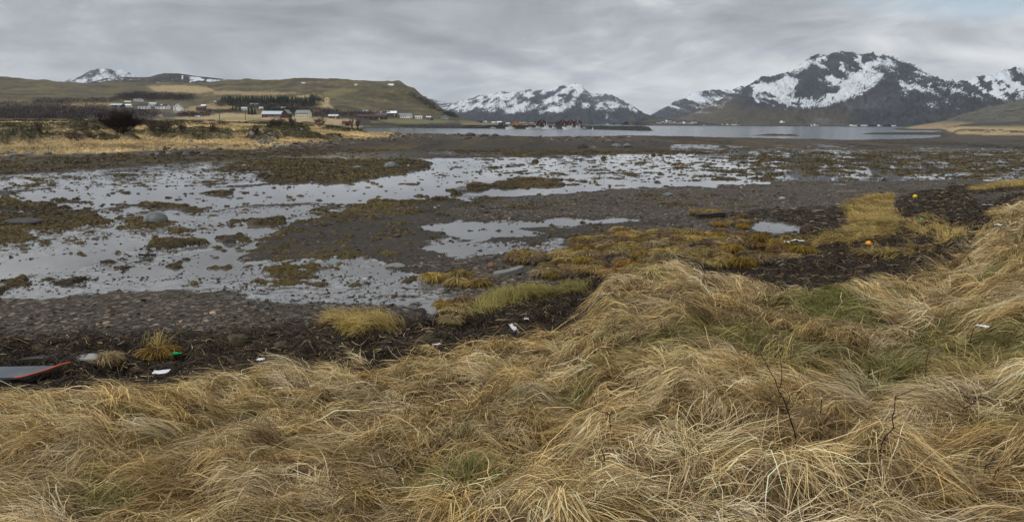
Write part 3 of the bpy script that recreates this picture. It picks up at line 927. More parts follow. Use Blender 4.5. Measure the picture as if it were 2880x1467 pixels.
sky_e = Z4([(100, 610), (230, 578), (330, 545), (440, 490), (520, 440), (600, 395), (680, 357), (730, 333), (790, 300), (820, 278), (850, 265), (900, 266), (960, 252), (1010, 250), (1060, 210), (1100, 170), (1160, 140),
            (1200, 125), (1260, 120), (1330, 108), (1400, 110), (1450, 116), (1560, 118), (1640, 130), (1690, 135), (1730, 178), (1752, 206), (1790, 200), (1840, 225), (1880, 265), (1930, 300), (2010, 318), (2060, 314),
            (2100, 335), (2200, 420), (2320, 510), (2450, 600)])
butt_e = Z4([(1080, 590), (1200, 545), (1300, 490), (1420, 425), (1540, 350), (1640, 275), (1680, 268), (1720, 300), (1800, 385), (1900, 450), (2040, 545), (2120, 600)])
butt2_e = Z4([(300, 605), (420, 560), (560, 490), (660, 425), (740, 400), (820, 430), (900, 480), (990, 540), (1040, 590)])
cent_e = Z4([(900, 560), (1000, 430), (1060, 350), (1130, 280), (1200, 250), (1240, 275), (1330, 370), (1400, 440), (1480, 560)])
mountain([(sky_e, 6000, 3600, 7600), (butt_e, 5000, 3500, 6200), (butt2_e, 4900, 3600, 6000), (cent_e, 5650, 4700, 6300)], 1780, 2920, 620, 3400, 6000, 7600, 330, 400, mask_e, gully=.40, gw=200, rough=44)

# --- mountain range across the sound
sky_c = [(1150, 262)] + Z3([(-60, 250), (0, 265), (60, 290), (110, 300), (230, 330), (330, 320), (380, 290), (440, 285), (500, 275), (540, 248), (600, 236), (660, 240), (730, 225), (800, 205), (850, 212), (900, 214), (960, 205),
            (1010, 196), (1060, 185), (1110, 215), (1160, 200), (1220, 190), (1240, 210), (1320, 178), (1400, 155), (1500, 140), (1560, 130), (1580, 126), (1600, 138), (1640, 190), (1680, 225), (1750, 232), (1850, 235),
            (1920, 245), (1960, 260), (2010, 310), (2080, 390), (2180, 455), (2280, 500), (2400, 522), (2520, 550)])
mid_c = Z3([(900, 480), (1000, 420), (1100, 350), (1200, 300), (1300, 255), (1400, 262), (1460, 300), (1530, 360), (1620, 330), (1720, 300), (1850, 330), (2000, 420), (2150, 500)])


def mask_c(X, Y, Zz, px, py, G, V):
    n = fbm(X / 260, Zz / 120, 4, 320, .6) - .5
    st = fbm((X - Zz) / 75, Zz / 60, 4, 323, .65) - .5
    dk = sst(.80, .90, ridged(X / 620 + Zz / 900, Zz / 420, 3, 327))
    lo = np.interp(px, [1150, 1300, 1500, 1700, 1780], [292, 316, 314, 300, 306])
    s = sst(16, -14, py - lo) * .40 + sst(30, -50, py - lo) * .10 + n * 1.0 + st * 2.6 + (.66 - G) * .5 - .45 * dk
    s = s + .25 * sst(1560, 1600, px) * sst(1680, 1640, px) * sst(275, 250, py) - .5 * sst(312, 326, py)
    return np.stack([np.clip(s, 0, 1), np.clip(sst(320, 335, py) * .5, 0, 1) * 0 + 0 * s, sst(.55, .7, fbm(X / 500, Zz / 200, 3, 330)) * sst(320, 300, py) * .5, 0 * s], -1)


mountain([(sky_c, 8200, 5200, 10000), (mid_c, 7000, 5200, 8200)], 1100, 1930, 520, 5000, 8200, 10000, 240, 520, mask_c, gully=.42, gw=360, rough=40)

# --- second range between the sound and the big peak
sky_d = Z4([(20, 600), (75, 558), (120, 520), (170, 480), (240, 440), (290, 420), (330, 398), (370, 375), (400, 378), (450, 368), (500, 366), (540, 362), (600, 370), (640, 355), (680, 338), (760, 330), (900, 420), (1100, 600)])


def mask_d(X, Y, Zz, px, py, G, V):
    n = fbm(X / 220, Zz / 110, 4, 340, .6) - .5
    st = fbm((X + Zz) / 60, (Zz - X * .3) / 150, 4, 343, .62) - .5
    s = sst(328, 290, py) * .46 + n * .8 + st * 2.4 + (.6 - G) * .3
    return np.stack([np.clip(s, 0, 1), 0 * s, 0 * s, 0 * s], -1)


mountain([(sky_d, 7600, 5600, 9500)], 1790, 2300, 300, 5400, 7600, 9500, 160, 560, mask_d, gully=.40, gw=280, rough=36)

# --- right-hand shoulder
sky_f = Z4([(1950, 420), (2085, 326), (2140, 312), (2200, 300), (2260, 278), (2300, 265), (2340, 252), (2400, 250), (2430, 240), (2460, 226), (2520, 215), (2576, 212), (2700, 180), (2900, 170), (3300, 240)])


def mask_f(X, Y, Zz, px, py, G, V):
    st = fbm((X - Zz * .75) / 34, (Zz + X * .4) / 420, 3, 363, .5) - .5
    n = fbm(X / 160, Zz / 160, 3, 360) - .5
    s = .30 + st * 3.0 + n * .6 - .12 * sst(280, 310, py)
    return np.stack([np.clip(s, 0, 1), 0 * s, 0 * s, 0 * s], -1)


mountain([(sky_f, 5200, 3400, 7000)], 2600, 3700, 420, 3000, 5200, 7000, 180, 600, mask_f, gully=.30, gw=170, rough=32)

# --- snowy tops behind the near hill on the left
sky_a = [(150, 260)] + Z1([(640, 200), (690, 172), (720, 150), (760, 165), (800, 160), (850, 115), (900, 85), (960, 63), (1020, 52), (1100, 43), (1180, 52), (1250, 60), (1330, 90), (1400, 122), (1480, 150), (1560, 200)])


def mask_a(X, Y, Zz, px, py, G, V):
    n = fbm(X / 120, Zz / 60, 4, 380, .6) - .5
    st = fbm((X + Zz * 1.6) / 70, Zz / 120, 4, 383, .55) - .5
    s = .36 + n * 1.3 + st * 1.8
    return np.stack([np.clip(s, 0, 1), 0 * s, 0 * s, 0 * s], -1)


mountain([(sky_a, 6500, 5000, 8000)], 140, 450, 200, 4800, 6500, 8000, 110, 620, mask_a, gully=.25, gw=260, rough=18)
sky_b = Z1([(700, 260), (860, 215), (900, 200), (980, 178), (1100, 150), (1200, 140), (1300, 135), (1420, 138), (1500, 137), (1560, 132), (1620, 112), (1700, 97), (1760, 96), (1830, 97), (1900, 106), (2000, 120), (2100, 133),
            (2200, 143), (2330, 155), (2460, 164), (2576, 180), (2700, 215)])
R_SB = raster([('p', Z1([(1900, 112), (1990, 120), (2090, 145), (2140, 175), (2040, 180), (1990, 195), (1960, 195), (1965, 150), (1930, 125)]), .8), ('p', Z1([(2150, 160), (2460, 166), (2460, 178), (2150, 182)]), .95),
               ('p', Z1([(1880, 115), (1900, 118), (1895, 165), (1880, 160)]), .9), ('p', Z1([(1740, 140), (1790, 160), (1830, 130), (1820, 155), (1780, 168)]), .8), ('p', Z1([(980, 180), (1250, 138), (1460, 150), (1460, 162), (1300, 170), (1100, 180), (1000, 195)]), .62),
               ('p', Z1([(1610, 185), (1700, 190), (1690, 200), (1620, 200)]), .7), ('p', Z1([(1430, 180), (1450, 190), (1440, 198)]), .8)], 0, 1.0)


def mask_b(X, Y, Zz, px, py, G, V):
    n = fbm(X / 50, Zz / 20, 4, 390, .6) - .5
    s = look(R_SB, px + n * 14, py + n * 5) * (.85 + n * 2)
    return np.stack([np.clip(s, 0, 1), np.full_like(s, .25), 0 * s, 0 * s], -1)


mountain([(sky_b, 3600, 2800, 4600)], 180, 780, 300, 2700, 3600, 4600, 100, 640, mask_b, gully=.2, gw=150, rough=5)
# --- low far hills in the gap of the sound
sky_g = Z3([(2080, 500), (2180, 460), (2230, 448), (2290, 440), (2330, 445), (2400, 440), (2480, 470), (2620, 520)])


def mask_g(X, Y, Zz, px, py, G, V):
    n = fbm(X / 300, Zz / 100, 4, 395, .6) - .5
    return np.stack([np.clip(.62 + n * .8, 0, 1), 0 * n, 0 * n, 0 * n], -1)


mountain([(sky_g, 12500, 11000, 13500)], 1740, 1960, 90, 10800, 12500, 13500, 50, 660, mask_g, gully=.2, gw=500, rough=10)
sky_h = Z4([(-60, 575), (20, 552), (120, 560), (230, 562), (360, 570), (480, 588), (620, 600), (900, 605), (1200, 608), (1500, 612), (1750, 618), (1990, 628), (2100, 640)])


def mask_h(X, Y, Zz, px, py, G, V):
    n = fbm(X / 60, Y / 60, 4, 396, .6)
    return np.stack([0 * n, sst(.35, .6, n), 0 * n, 0 * n], -1)


mountain([(sky_h, 3300, 2900, 4200)], 1770, 2680, 260, 2850, 3300, 4200, 60, 670, mask_h, gully=.1, gw=200, rough=4, base=-3)

# ================================================================== WORLD, SUN, HAZE
SUN_EL, SUN_AZ = math.radians(42), math.radians(250)
W = bpy.data.worlds.new('World')
S.world = W
W.use_nodes = True
T = W.node_tree
T.nodes.clear()


def wn(t, **k):
    nd = T.nodes.new(t)
    for a, v in k.items(): setattr(nd, a, v)
    return nd


def wl(a, b): T.links.new(a, b)


def wm(op, a, b=0.0, clamp=False):
    nd = wn('ShaderNodeMath', operation=op, use_clamp=clamp)
    for s, v in zip(nd.inputs, (a, b)):
        if hasattr(v, 'node'): wl(v, s)
        else: s.default_value = v
    return nd.outputs[0]


def wnoise(vec, scale, detail, rough, dist=0.0, loc=(0, 0, 0), sc=(1, 1, 1)):
    mp = wn('ShaderNodeMapping')
    mp.inputs['Location'].default_value = loc
    mp.inputs['Scale'].default_value = sc
    wl(vec, mp.inputs[0])
    nd = wn('ShaderNodeTexNoise')
    nd.inputs['Scale'].default_value, nd.inputs['Detail'].default_value = scale, detail
    nd.inputs['Roughness'].default_value, nd.inputs['Distortion'].default_value = rough, dist
    wl(mp.outputs[0], nd.inputs['Vector'])
    return nd.outputs['Fac']


def wramp(f, stops):
    nd = wn('ShaderNodeValToRGB')
    e = nd.color_ramp.elements
    while len(e) < len(stops): e.new(.5)
    for i, (p, c) in enumerate(stops):
        e[i].position = p
        e[i].color = tuple(c) + (1,) if isinstance(c, (tuple, list)) else (c, c, c, 1)
    wl(f, nd.inputs[0])
    return nd.outputs[0]


def wmix(f, a, b, mode='MIX'):
    nd = wn('ShaderNodeMix', data_type='RGBA', blend_type=mode)
    for s, v in ((nd.inputs['Factor'], f), (nd.inputs['A'], a), (nd.inputs['B'], b)):
        if hasattr(v, 'node'): wl(v, s)
        elif isinstance(v, tuple): s.default_value = v + (1,)
        else: s.default_value = v
    return nd.outputs['Result']


out, bg = wn('ShaderNodeOutputWorld'), wn('ShaderNodeBackground')
sky = wn('ShaderNodeTexSky', sky_type='NISHITA')
sky.sun_disc = False
sky.sun_elevation, sky.sun_rotation = SUN_EL, SUN_AZ
geo = wn('ShaderNodeTexCoord').outputs['Generated']
sep = wn('ShaderNodeSeparateXYZ')
wl(geo, sep.inputs[0])
zc = wm('ADD', wm('MAXIMUM', sep.outputs[2], 0.0), .30)
cmb = wn('ShaderNodeCombineXYZ')
wl(wm('DIVIDE', sep.outputs[0], zc), cmb.inputs[0])
wl(wm('DIVIDE', sep.outputs[1], zc), cmb.inputs[1])
cp = cmb.outputs[0]
big = wnoise(cp, .8, 4, .5, .5, (3.1, 1.7, 0), (.85, 1.5, 1))
mid_ = wnoise(geo, 3.4, 7, .56, .9, (0.4, 2.2, .3), (1, 1, 3.6))
fine = wnoise(geo, 10.0, 6, .62, .5, (1.7, 0.2, .8), (1, 1, 3.0))
f = wm('ADD', wm('MULTIPLY', big, .42), wm('ADD', wm('MULTIPLY', mid_, .42), wm('MULTIPLY', fine, .16)))
cl = wramp(f, [(.40, (2.15, 2.25, 2.45)), (.455, (2.8, 2.92, 3.14)), (.50, (3.45, 3.60, 3.84)), (.545, (4.6, 4.72, 4.85)), (.61, (6.2, 6.25, 6.2))])
# brighter where the layer is thin, above the sound; darker to the left
side = wn('ShaderNodeMapRange')
side.inputs['From Min'].default_value, side.inputs['From Max'].default_value = -.62, .12
side.inputs['To Min'].default_value, side.inputs['To Max'].default_value = .82, 1.03
wl(sep.outputs[0], side.inputs['Value'])
cl = wmix(1.0, cl, side.outputs[0], 'MULTIPLY')
zen = wm('ADD', 1.0, wm('MULTIPLY', wm('MAXIMUM', wm('SUBTRACT', sep.outputs[2], .20), 0.0), 1.1))
cl = wmix(1.0, cl, zen, 'MULTIPLY')
hole = wm('MULTIPLY', wramp(wnoise(cp, 1.0, 5, .6, .5, (11.3, 4.1, 0), (.5, 1.4, 1)), [(.56, 0), (.68, .5)]), wramp(sep.outputs[0], [(.15, 0), (.55, 1)]))
wl(wmix(hole, cl, sky.outputs[0]), bg.inputs[0])
bg.inputs[1].default_value = .1
wl(bg.outputs[0], out.inputs[0])

sd = bpy.data.lights.new('sun', 'SUN')
sd.energy, sd.angle, sd.color = 1.4, math.radians(11), (1.0, .96, .90)
so = bpy.data.objects.new('sun', sd)
COL.objects.link(so)
dv = Vector((math.sin(SUN_AZ) * math.cos(SUN_EL), math.cos(SUN_AZ) * math.cos(SUN_EL), math.sin(SUN_EL)))
so.rotation_euler = dv.to_track_quat('Z', 'Y').to_euler()

HAZE = 3.2e-5
hm = bpy.data.materials.new('haze_air')
hm.use_nodes = True
ht = hm.node_tree
ht.nodes.clear()
ho, hv = ht.nodes.new('ShaderNodeOutputMaterial'), ht.nodes.new('ShaderNodeVolumePrincipled')
hv.inputs['Color'].default_value = (.80, .88, .97, 1)
hv.inputs['Density'].default_value = HAZE
hv.inputs['Anisotropy'].default_value = .2
ht.links.new(hv.outputs[0], ho.inputs['Volume'])
hb_ = MB().box(-15500, 15500, -200, 17500, -8, 1150)
tag(hb_.build('haze', hm), kind='stuff')

S.view_settings.view_transform = 'Standard'
S.view_settings.look = 'None'
S.view_settings.gamma = 1
S.view_settings.exposure = .50
S.render.engine = 'CYCLES'
S.cycles.max_bounces = 6
S.cycles.diffuse_bounces = 2
S.cycles.glossy_bounces = 3
S.cycles.volume_bounces = 1
S.cycles.caustics_reflective = False
S.cycles.caustics_refractive = False
S.cycles.use_denoising = True
# ================================================================== GRASS, WRACK, TUSSOCKS, SHINGLE
def strands(name, root, phi, e0, L, width, color, K=7, e1=-.25, curl=.5, bow=1.6, lift=.0, mat=None, ground=True, lay=.8, zscale=1.0, flat=.6):
    """ribbon blades: root (n,2|3), heading phi, start elevation e0, length L; bend over and lie down along the ground"""
    n = len(phi)
    t = np.linspace(0, 1, K)
    cu = rng.normal(0, curl, n)[:, None]
    el = e0[:, None] * (1 - t) ** bow + e1 * t + rng.normal(0, .10, (n, K))
    ph = phi[:, None] + cu * t + rng.normal(0, .10, (n, K))
    kink = rng.random(n) < .16
    ph[kink, K // 2:] += rng.normal(0, .9, kink.sum())[:, None]
    st = L[:, None] / (K - 1)
    dx, dy, dz = st * np.cos(el) * np.cos(ph), st * np.cos(el) * np.sin(ph), st * np.sin(el)
    zero = np.zeros((n, 1))
    cs = lambda a: np.concatenate([zero, np.cumsum(a[:, :-1], 1)], 1)
    x, y, h = root[:, :1] + cs(dx), root[:, 1:2] + cs(dy), cs(dz)
    if ground:
        g = gz(x, y)
        h = np.maximum(h * zscale, 0) + lift
        h = np.maximum(h, (rng.random((n, 1)) * .10 + .01) * lay)
        z = g + h
    else:
        z = root[:, 2:3] + h * zscale
    P = np.stack([x, y, z], -1)
    tg = np.gradient(P, axis=1)
    up = np.stack([rng.normal(0, flat, n), rng.normal(0, flat, n), np.ones(n)], -1)
    sd = np.cross(tg, up[:, None, :])
    sd /= np.linalg.norm(sd, axis=-1, keepdims=True) + 1e-9
    w = width[:, None] * np.interp(t, [0, .25, .7, 1], [.8, 1, .75, .12])[None, :] * .5
    V = np.stack([P - sd * w[..., None], P + sd * w[..., None]], 2)       # n,K,2,3
    V = V.reshape(-1, 3)
    base = (np.arange(n) * K * 2)[:, None] + (np.arange(K - 1) * 2)[None, :]
    Q = np.stack([base, base + 1, base + 3, base + 2], -1).reshape(-1, 4)
    C = np.repeat(np.concatenate([color, np.ones((n, 1))], 1), K * 2, axis=0)
    return V, Q, C


def join(parts):
    off, VV, QQ, CC = 0, [], [], []
    for V, Q, C in parts:
        VV.append(V); QQ.append(Q + off); CC.append(C)
        off += len(V)
    return np.vstack(VV), np.vstack(QQ), np.vstack(CC)


GRM = colattr('dry_grass', .6, .12, .18)
KELPM = colattr('seaweed', .5, .18, .0)
STONEM = colattr('stone', .45, .35, .0)

STRAW = np.array([(.64, .47, .225), (.77, .60, .345), (.50, .35, .15), (.63, .485, .255), (.40, .28, .125), (.57, .40, .165)])


def scatter(x0, x1, y0, y1, spacing):
    nx, ny = int((x1 - x0) / spacing) + 1, int((y1 - y0) / spacing) + 1
    gx, gy = np.meshgrid(np.linspace(x0, x1, nx), np.linspace(y0, y1, ny))
    gx = gx + rng.uniform(-.55, .55, gx.shape) * spacing
    gy = gy + rng.uniform(-.55, .55, gy.shape) * spacing
    return gx.ravel(), gy.ravel()


def in_view(x, y, m=350):
    px, py = project(x, y, gz(x, y) + .2)
    k = (px > -m) & (px < 2880 + m) & (py < 1467 + m * 1.3) & (y > 1.2)
    return k, px, py


def flow(x, y, px, py):
    """heading of the lodged grass: swept left on the left, down to the right on the right, swirling"""
    a = np.interp(px, [-400, 500, 1250, 1700, 2100, 2900], [3.55, 3.75, 4.0, 4.6, 5.35, 5.55])
    a = np.where(py < 1180, np.interp(px, [-400, 900, 1500, 2200, 2900], [3.2, 3.45, 4.2, 3.4, 3.0]) * sst(1230, 1130, py) + a * (1 - sst(1230, 1130, py)), a)
    return a + (fbm(x * .45, y * .45, 3, 700) - .5) * 3.6 + (fbm(x * 1.3, y * 1.3, 2, 705) - .5) * 1.6


parts = []
for (ya, yb_, sp, nper, w0, Lm) in ((1.6, 6, .25, 105, .0040, .40), (6, 10, .31, 88, .0058, .42), (10, 17, .42, 75, .0085, .46), (17, 45, .6, 50, .0145, .52)):
    hx = yb_ * .98 + 2.5
    x, y = scatter(-hx, hx, ya, yb_, sp)
    k, px, py = in_view(x, y, 1400 if ya < 5 else 700 if ya < 9 else 350)
    th = gz(x, y, thatch)
    wr_ = gz(x, y, wrack)
    gr = look(R_GREEN, px, py)
    k &= (th > .45) & (wr_ < .5)
    gs = fbm(x * .8, y * .8, 3, 720)
    k &= rng.random(len(x)) > gr * .66
    x, y, px, py, gr, gs = [q[k] for q in (x, y, px, py, gr, gs)]
    m = len(x)
    if not m: continue
    fl = flow(x, y, px, py) + rng.normal(0, .42, m)
    stand = np.clip(rng.normal(1.08, .32, m) + .35 * (fbm(x * .6, y * .6, 2, 730) - .5) * 2, .25, 1.4)
    lenf = np.clip(rng.normal(1, .22, m), .5, 1.6) * (1 - .45 * gr)
    pal = STRAW[rng.integers(0, len(STRAW), m)] * (.45 + 1.05 * gs)[:, None]
    pal = pal * np.array([1, 1, 1]) + 0
    grey = (rng.random(m) < .22)
    pal[grey] = pal[grey] * np.array([.82, .86, .98])
    greenish = np.clip(gr * 1.1 + (rng.random(m) < .12) * .5, 0, .8)[:, None]
    pal = pal * (1 - greenish) + np.array([.19, .185, .05]) * greenish
    n = np.maximum((nper * np.clip(rng.normal(1, .35, m), .3, 2)).astype(int), 10)
    idx = np.repeat(np.arange(m), n)
    N = len(idx)
    r = np.abs(rng.normal(0, 1, N)) * sp * .34
    th_ = rng.uniform(0, 2 * np.pi, N)
    root = np.stack([x[idx] + r * np.cos(th_), y[idx] + r * np.sin(th_)], -1)
    loose = rng.random(N) < .17
    phi = fl[idx] + rng.normal(0, .26, N) + np.where(loose, rng.normal(0, 1.3, N), 0)
    e0 = np.clip(stand[idx] + rng.normal(0, .22, N) + loose * .2, .05, 1.5)
    L = np.clip(Lm * lenf[idx] * rng.normal(1, .22, N), .12, 1.3)
    c = pal[idx] * np.clip(rng.normal(1, .20, N), .45, 1.6)[:, None]
    old_shade = rng.random(N) < .26
    c[old_shade] = c[old_shade] * np.array([.30, .26, .22])  # random older strands, darkened further to read as shaded gaps
    pale = rng.random(N) < .14
    c[pale] = c[pale] * np.array([1.45, 1.5, 1.6])
    wd = w0 * np.clip(rng.lognormal(0, .38, N), .4, 2.6)
    parts.append(strands('g', root, phi, e0, L, wd, np.clip(c, .01, .9), 7, curl=.55))
for (ya, yb_, sp, w0) in ((1.4, 6, .085, .004), (6, 12, .13, .006), (12, 45, .28, .014)):
    hx = yb_ * .98 + 2.5
    x, y = scatter(-hx, hx, ya, yb_, sp)
    k, px, py = in_view(x, y, 1400 if ya < 5 else 500)
    k &= (gz(x, y, thatch) > .35) & (gz(x, y, wrack) < .6)
    x, y = x[k], y[k]
    gr = look(R_GREEN, px[k], py[k])
    idx = np.repeat(np.arange(len(x)), 5)
    N = len(idx)
    root = np.stack([x[idx] + rng.normal(0, sp * .6, N), y[idx] + rng.normal(0, sp * .6, N)], -1)
    c = STRAW[rng.integers(0, len(STRAW), N)] * np.clip(rng.normal(.55, .25, N), .12, 1.2)[:, None]
    g_ = (rng.random(N) < gr[idx] * .8)
    c[g_] = np.array([.12, .115, .03]) * np.clip(rng.normal(1, .3, g_.sum()), .4, 1.7)[:, None]
    parts.append(strands('m', root, rng.uniform(0, 6.28, N), rng.uniform(0, .7, N), rng.uniform(.10, .30, N) * (1 + sp), w0 * rng.lognormal(0, .35, N), c, 4, curl=.8, lay=.45))
V, Q, C = join(parts)
tag(np_mesh('dry_grass', V, Q, GRM, {'col': C}, smooth=False), 'matted straw coloured dead grass swept over the near bank', 'grass', kind='stuff')
print('dry grass blades', len(V) // 14)

# fresh green blades where the turf shows, a few live tussocks
parts = []
x, y = scatter(-3, 26, 3, 28, .11)
k, px, py = in_view(x, y, 100)
gr = look(R_GREEN, px, py) * gz(x, y, thatch)
k &= rng.random(len(x)) < gr * .9
x, y = x[k], y[k]
idx = np.repeat(np.arange(len(x)), 7)
N = len(idx)
root = np.stack([x[idx] + rng.normal(0, .06, N), y[idx] + rng.normal(0, .06, N)], -1)
c = np.array([(.135, .135, .032)]) * np.clip(rng.normal(1, .3, N), .4, 1.8)[:, None] * np.where(rng.random(N) < .3, 1.4, 1)[:, None]
parts.append(strands('g', root, rng.uniform(0, 6.28, N), rng.uniform(.5, 1.4, N), rng.uniform(.06, .2, N), np.interp(root[:, 1], [3, 30], [.004, .013]), c, 4, curl=.4))
for (gx_, gy_, cnt, ln) in ((1621, 1150, 420, .22), (1300, 1400, 700, .32), (2520, 1060, 420, .24), (1700, 960, 350, .28), (2790, 790, 260, .35), (300, 1440, 260, .2), (2690, 905, 160, .25)):
    X0, Y0_, _ = hit1(gx_, gy_)
    root = np.stack([X0 + rng.normal(0, .10, cnt), Y0_ + rng.normal(0, .10, cnt)], -1)
    c = np.where(rng.random(cnt)[:, None] < .55, np.array([(.12, .14, .03)]), np.array([(.36, .29, .13)])) * np.clip(rng.normal(1, .25, cnt), .5, 1.6)[:, None]
    parts.append(strands('g', root, rng.uniform(0, 6.28, cnt), rng.uniform(.6, 1.5, cnt), ln * np.clip(rng.normal(1, .25, cnt), .4, 1.6), np.full(cnt, .0045), c, 6, lift=.06))
V, Q, C = join(parts)
tag(np_mesh('green_grass', V, Q, GRM, {'col': C}, smooth=False), 'fresh green blades showing through the dead grass', 'grass', kind='stuff')

# tall bleached seed stalks
cnt = 90
px_ = np.concatenate([rng.uniform(60, 1300, 40), rng.uniform(1300, 2860, 50)])
py_ = np.concatenate([rng.uniform(1120, 1400, 40), rng.uniform(850, 1380, 50)])
X, Y, _ = hit(px_, py_)
root = np.stack([X, Y], -1)
c = np.array([(.52, .40, .21)]) * np.clip(rng.normal(1, .2, cnt), .5, 1.4)[:, None]
V, Q, C = strands('s', root, rng.uniform(0, 6.28, cnt), rng.uniform(.5, 1.35, cnt), rng.uniform(.3, .65, cnt), np.interp(Y, [2, 20], [.003, .010]), c, 8, e1=.1, curl=.3, bow=.8, lift=.05)
tag(np_mesh('seed_stalks', V, Q, GRM, {'col': C}, smooth=False), 'thin bleached seed stalks standing above the matted grass', 'grass stalks', kind='stuff')

# yellow marsh grass strips on the beach
parts = []
for (ya, yb_, sp, w0, nper) in ((9, 20, .16, .009, 22), (20, 34, .22, .015, 18), (34, 70, .34, .026, 14)):
    x, y = scatter(-12, yb_ * .95, ya, yb_, sp)
    k, px, py = in_view(x, y, 200)
    k &= rng.random(len(x)) < gz(x, y, yel) * 1.05
    x, y, px = x[k], y[k], px[k]
    if not len(x): continue
    idx = np.repeat(np.arange(len(x)), nper)
    N = len(idx)
    gs = fbm(x * .7, y * .7, 3, 760)[idx]
    root = np.stack([x[idx] + rng.normal(0, sp * .5, N), y[idx] + rng.normal(0, sp * .5, N)], -1)
    lf = ((px < 1680) & (px > 1290))[idx]
    c = np.where(lf[:, None], np.array([(.24, .20, .06)]), np.array([(.36, .262, .09)])) * (.55 + .9 * gs)[:, None] * np.clip(rng.normal(1, .22, N), .5, 1.6)[:, None]
    phi = 2.6 + (fbm(x * .5, y * .5, 3, 765)[idx] - .5) * 5 + rng.normal(0, .3, N)
    parts.append(strands('y', root, phi, np.clip(rng.normal(1.0, .3, N), .2, 1.5), rng.uniform(.25, .62, N), np.full(N, w0), c, 5, curl=.5, lay=.6))
V, Q, C = join(parts)
tag(np_mesh('yellow_marsh_grass', V, Q, GRM, {'col': C}, smooth=False), 'ochre marsh grass in strips along the seaweed line', 'grass', kind='stuff')

# wrack: dark tangled seaweed thrown up along the bank
parts = []
for (ya, yb_, sp, w0, nper, LL) in ((7.5, 15, .13, .009, 13, .24), (15, 26, .18, .011, 12, .26), (26, 66, .32, .018, 12, .36)):
    x, y = scatter(-yb_ * .9, yb_ * .95, ya, yb_, sp)
    k, px, py = in_view(x, y, 150)
    k &= rng.random(len(x)) < sst(.2, .7, gz(x, y, wrack))
    x, y = x[k], y[k]
    if not len(x): continue
    idx = np.repeat(np.arange(len(x)), nper)
    N = len(idx)
    root = np.stack([x[idx] + rng.normal(0, sp * .6, N), y[idx] + rng.normal(0, sp * .6, N)], -1)
    gs = fbm(root[:, 0] * .9, root[:, 1] * .9, 3, 770)
    c = np.array([(.026, .017, .009)]) * (.45 + 1.3 * gs)[:, None] * np.clip(rng.normal(1, .3, N), .4, 2)[:, None]
    q = rng.random(N)
    c = np.where((q < .10)[:, None], np.array([(.17, .105, .045)]) * np.clip(rng.normal(1, .3, N), .4, 2)[:, None], c)
    c = np.where((q > .965)[:, None], np.array([(.42, .32, .17)]), c)
    parts.append(strands('w', root, rng.uniform(0, 6.28, N), rng.uniform(-.1, .9, N), LL * rng.uniform(.4, 1.5, N), w0 * rng.uniform(.5, 1.8, N), c, 5, curl=1.2, lay=1.1, flat=.9))
V, Q, C = join(parts)
tag(np_mesh('seaweed_wrack', V, Q, KELPM, {'col': C}, smooth=False), 'dark brown tangled seaweed thrown up along the bank', 'seaweed', kind='stuff')

# bladder wrack fronds on the kelp clumps of the flats: short drooping fronds
parts = []
for (ya, yb_, sp, w0, nper) in ((13, 30, .17, .016, 8), (30, 60, .28, .03, 8), (60, 130, .55, .055, 8)):
    x, y = scatter(-yb_ * .85, yb_ * .9, ya, yb_, sp)
    k, px, py = in_view(x, y, 60)
    k &= gz(x, y, kelp) > .5
    x, y = x[k], y[k]
    idx = np.repeat(np.arange(len(x)), nper)
    N = len(idx)
    root = np.stack([x[idx] + rng.normal(0, sp * .5, N), y[idx] + rng.normal(0, sp * .5, N)], -1)
    gs = fbm(root[:, 0] * .6, root[:, 1] * .6, 3, 780)
    c = np.array([(.085, .058, .014)]) * (.15 + 1.9 * gs)[:, None] * np.clip(rng.normal(1, .35, N), .3, 2)[:, None]
    parts.append(strands('k', root, rng.uniform(0, 6.28, N), rng.uniform(-.1, .7, N), w0 * rng.uniform(4, 9, N), w0 * rng.uniform(.6, 1.6, N), c, 4, curl=.8, lay=.3, flat=.6))
V, Q, C = join(parts)
tag(np_mesh('seaweed_fronds', V, Q, KELPM, {'col': C}, smooth=False), 'olive brown seaweed fronds covering the low clumps on the flats', 'seaweed', kind='stuff')

# golden rough grass, heather and rushes beyond the flats: coarse tufts
parts = []
x, y = scatter(-250, 30, 85, 330, 1.0)
k, px, py = in_view(x, y, 60)
gd, ht_ = gz(x, y, gold), gz(x, y, heath)
k &= (rng.random(len(x)) < np.maximum(gd, ht_) * 1.0) & (gz(x, y, far) > .3)
x, y, ht_ = x[k], y[k], ht_[k]
idx = np.repeat(np.arange(len(x)), 9)
N = len(idx)
root = np.stack([x[idx] + rng.normal(0, .5, N), y[idx] + rng.normal(0, .5, N)], -1)
gs = fbm(root[:, 0] * .12, root[:, 1] * .12, 3, 790)
hh = (ht_[idx] > .35)
c = np.where(hh[:, None], np.array([(.045, .043, .016)]), np.array([(.54, .41, .21)])) * (.2 + 1.6 * gs)[:, None] * np.clip(rng.normal(1, .35, N), .3, 2)[:, None]
parts.append(strands('f', root, np.where(rng.random(N) < .6, 3.3, 0) + rng.normal(0, 1.0, N), rng.uniform(.5, 1.4, N), rng.uniform(.35, 1.0, N) * np.where(hh, .8, 1), np.interp(root[:, 1], [90, 330], [.06, .17]), c, 4, curl=.3, lay=.5))
V, Q, C = join(parts)
tag(np_mesh('rough_grass', V, Q, GRM, {'col': C}, smooth=False), 'golden rough grass and dark heather on the low shore beyond the flats', 'grass', kind='stuff')


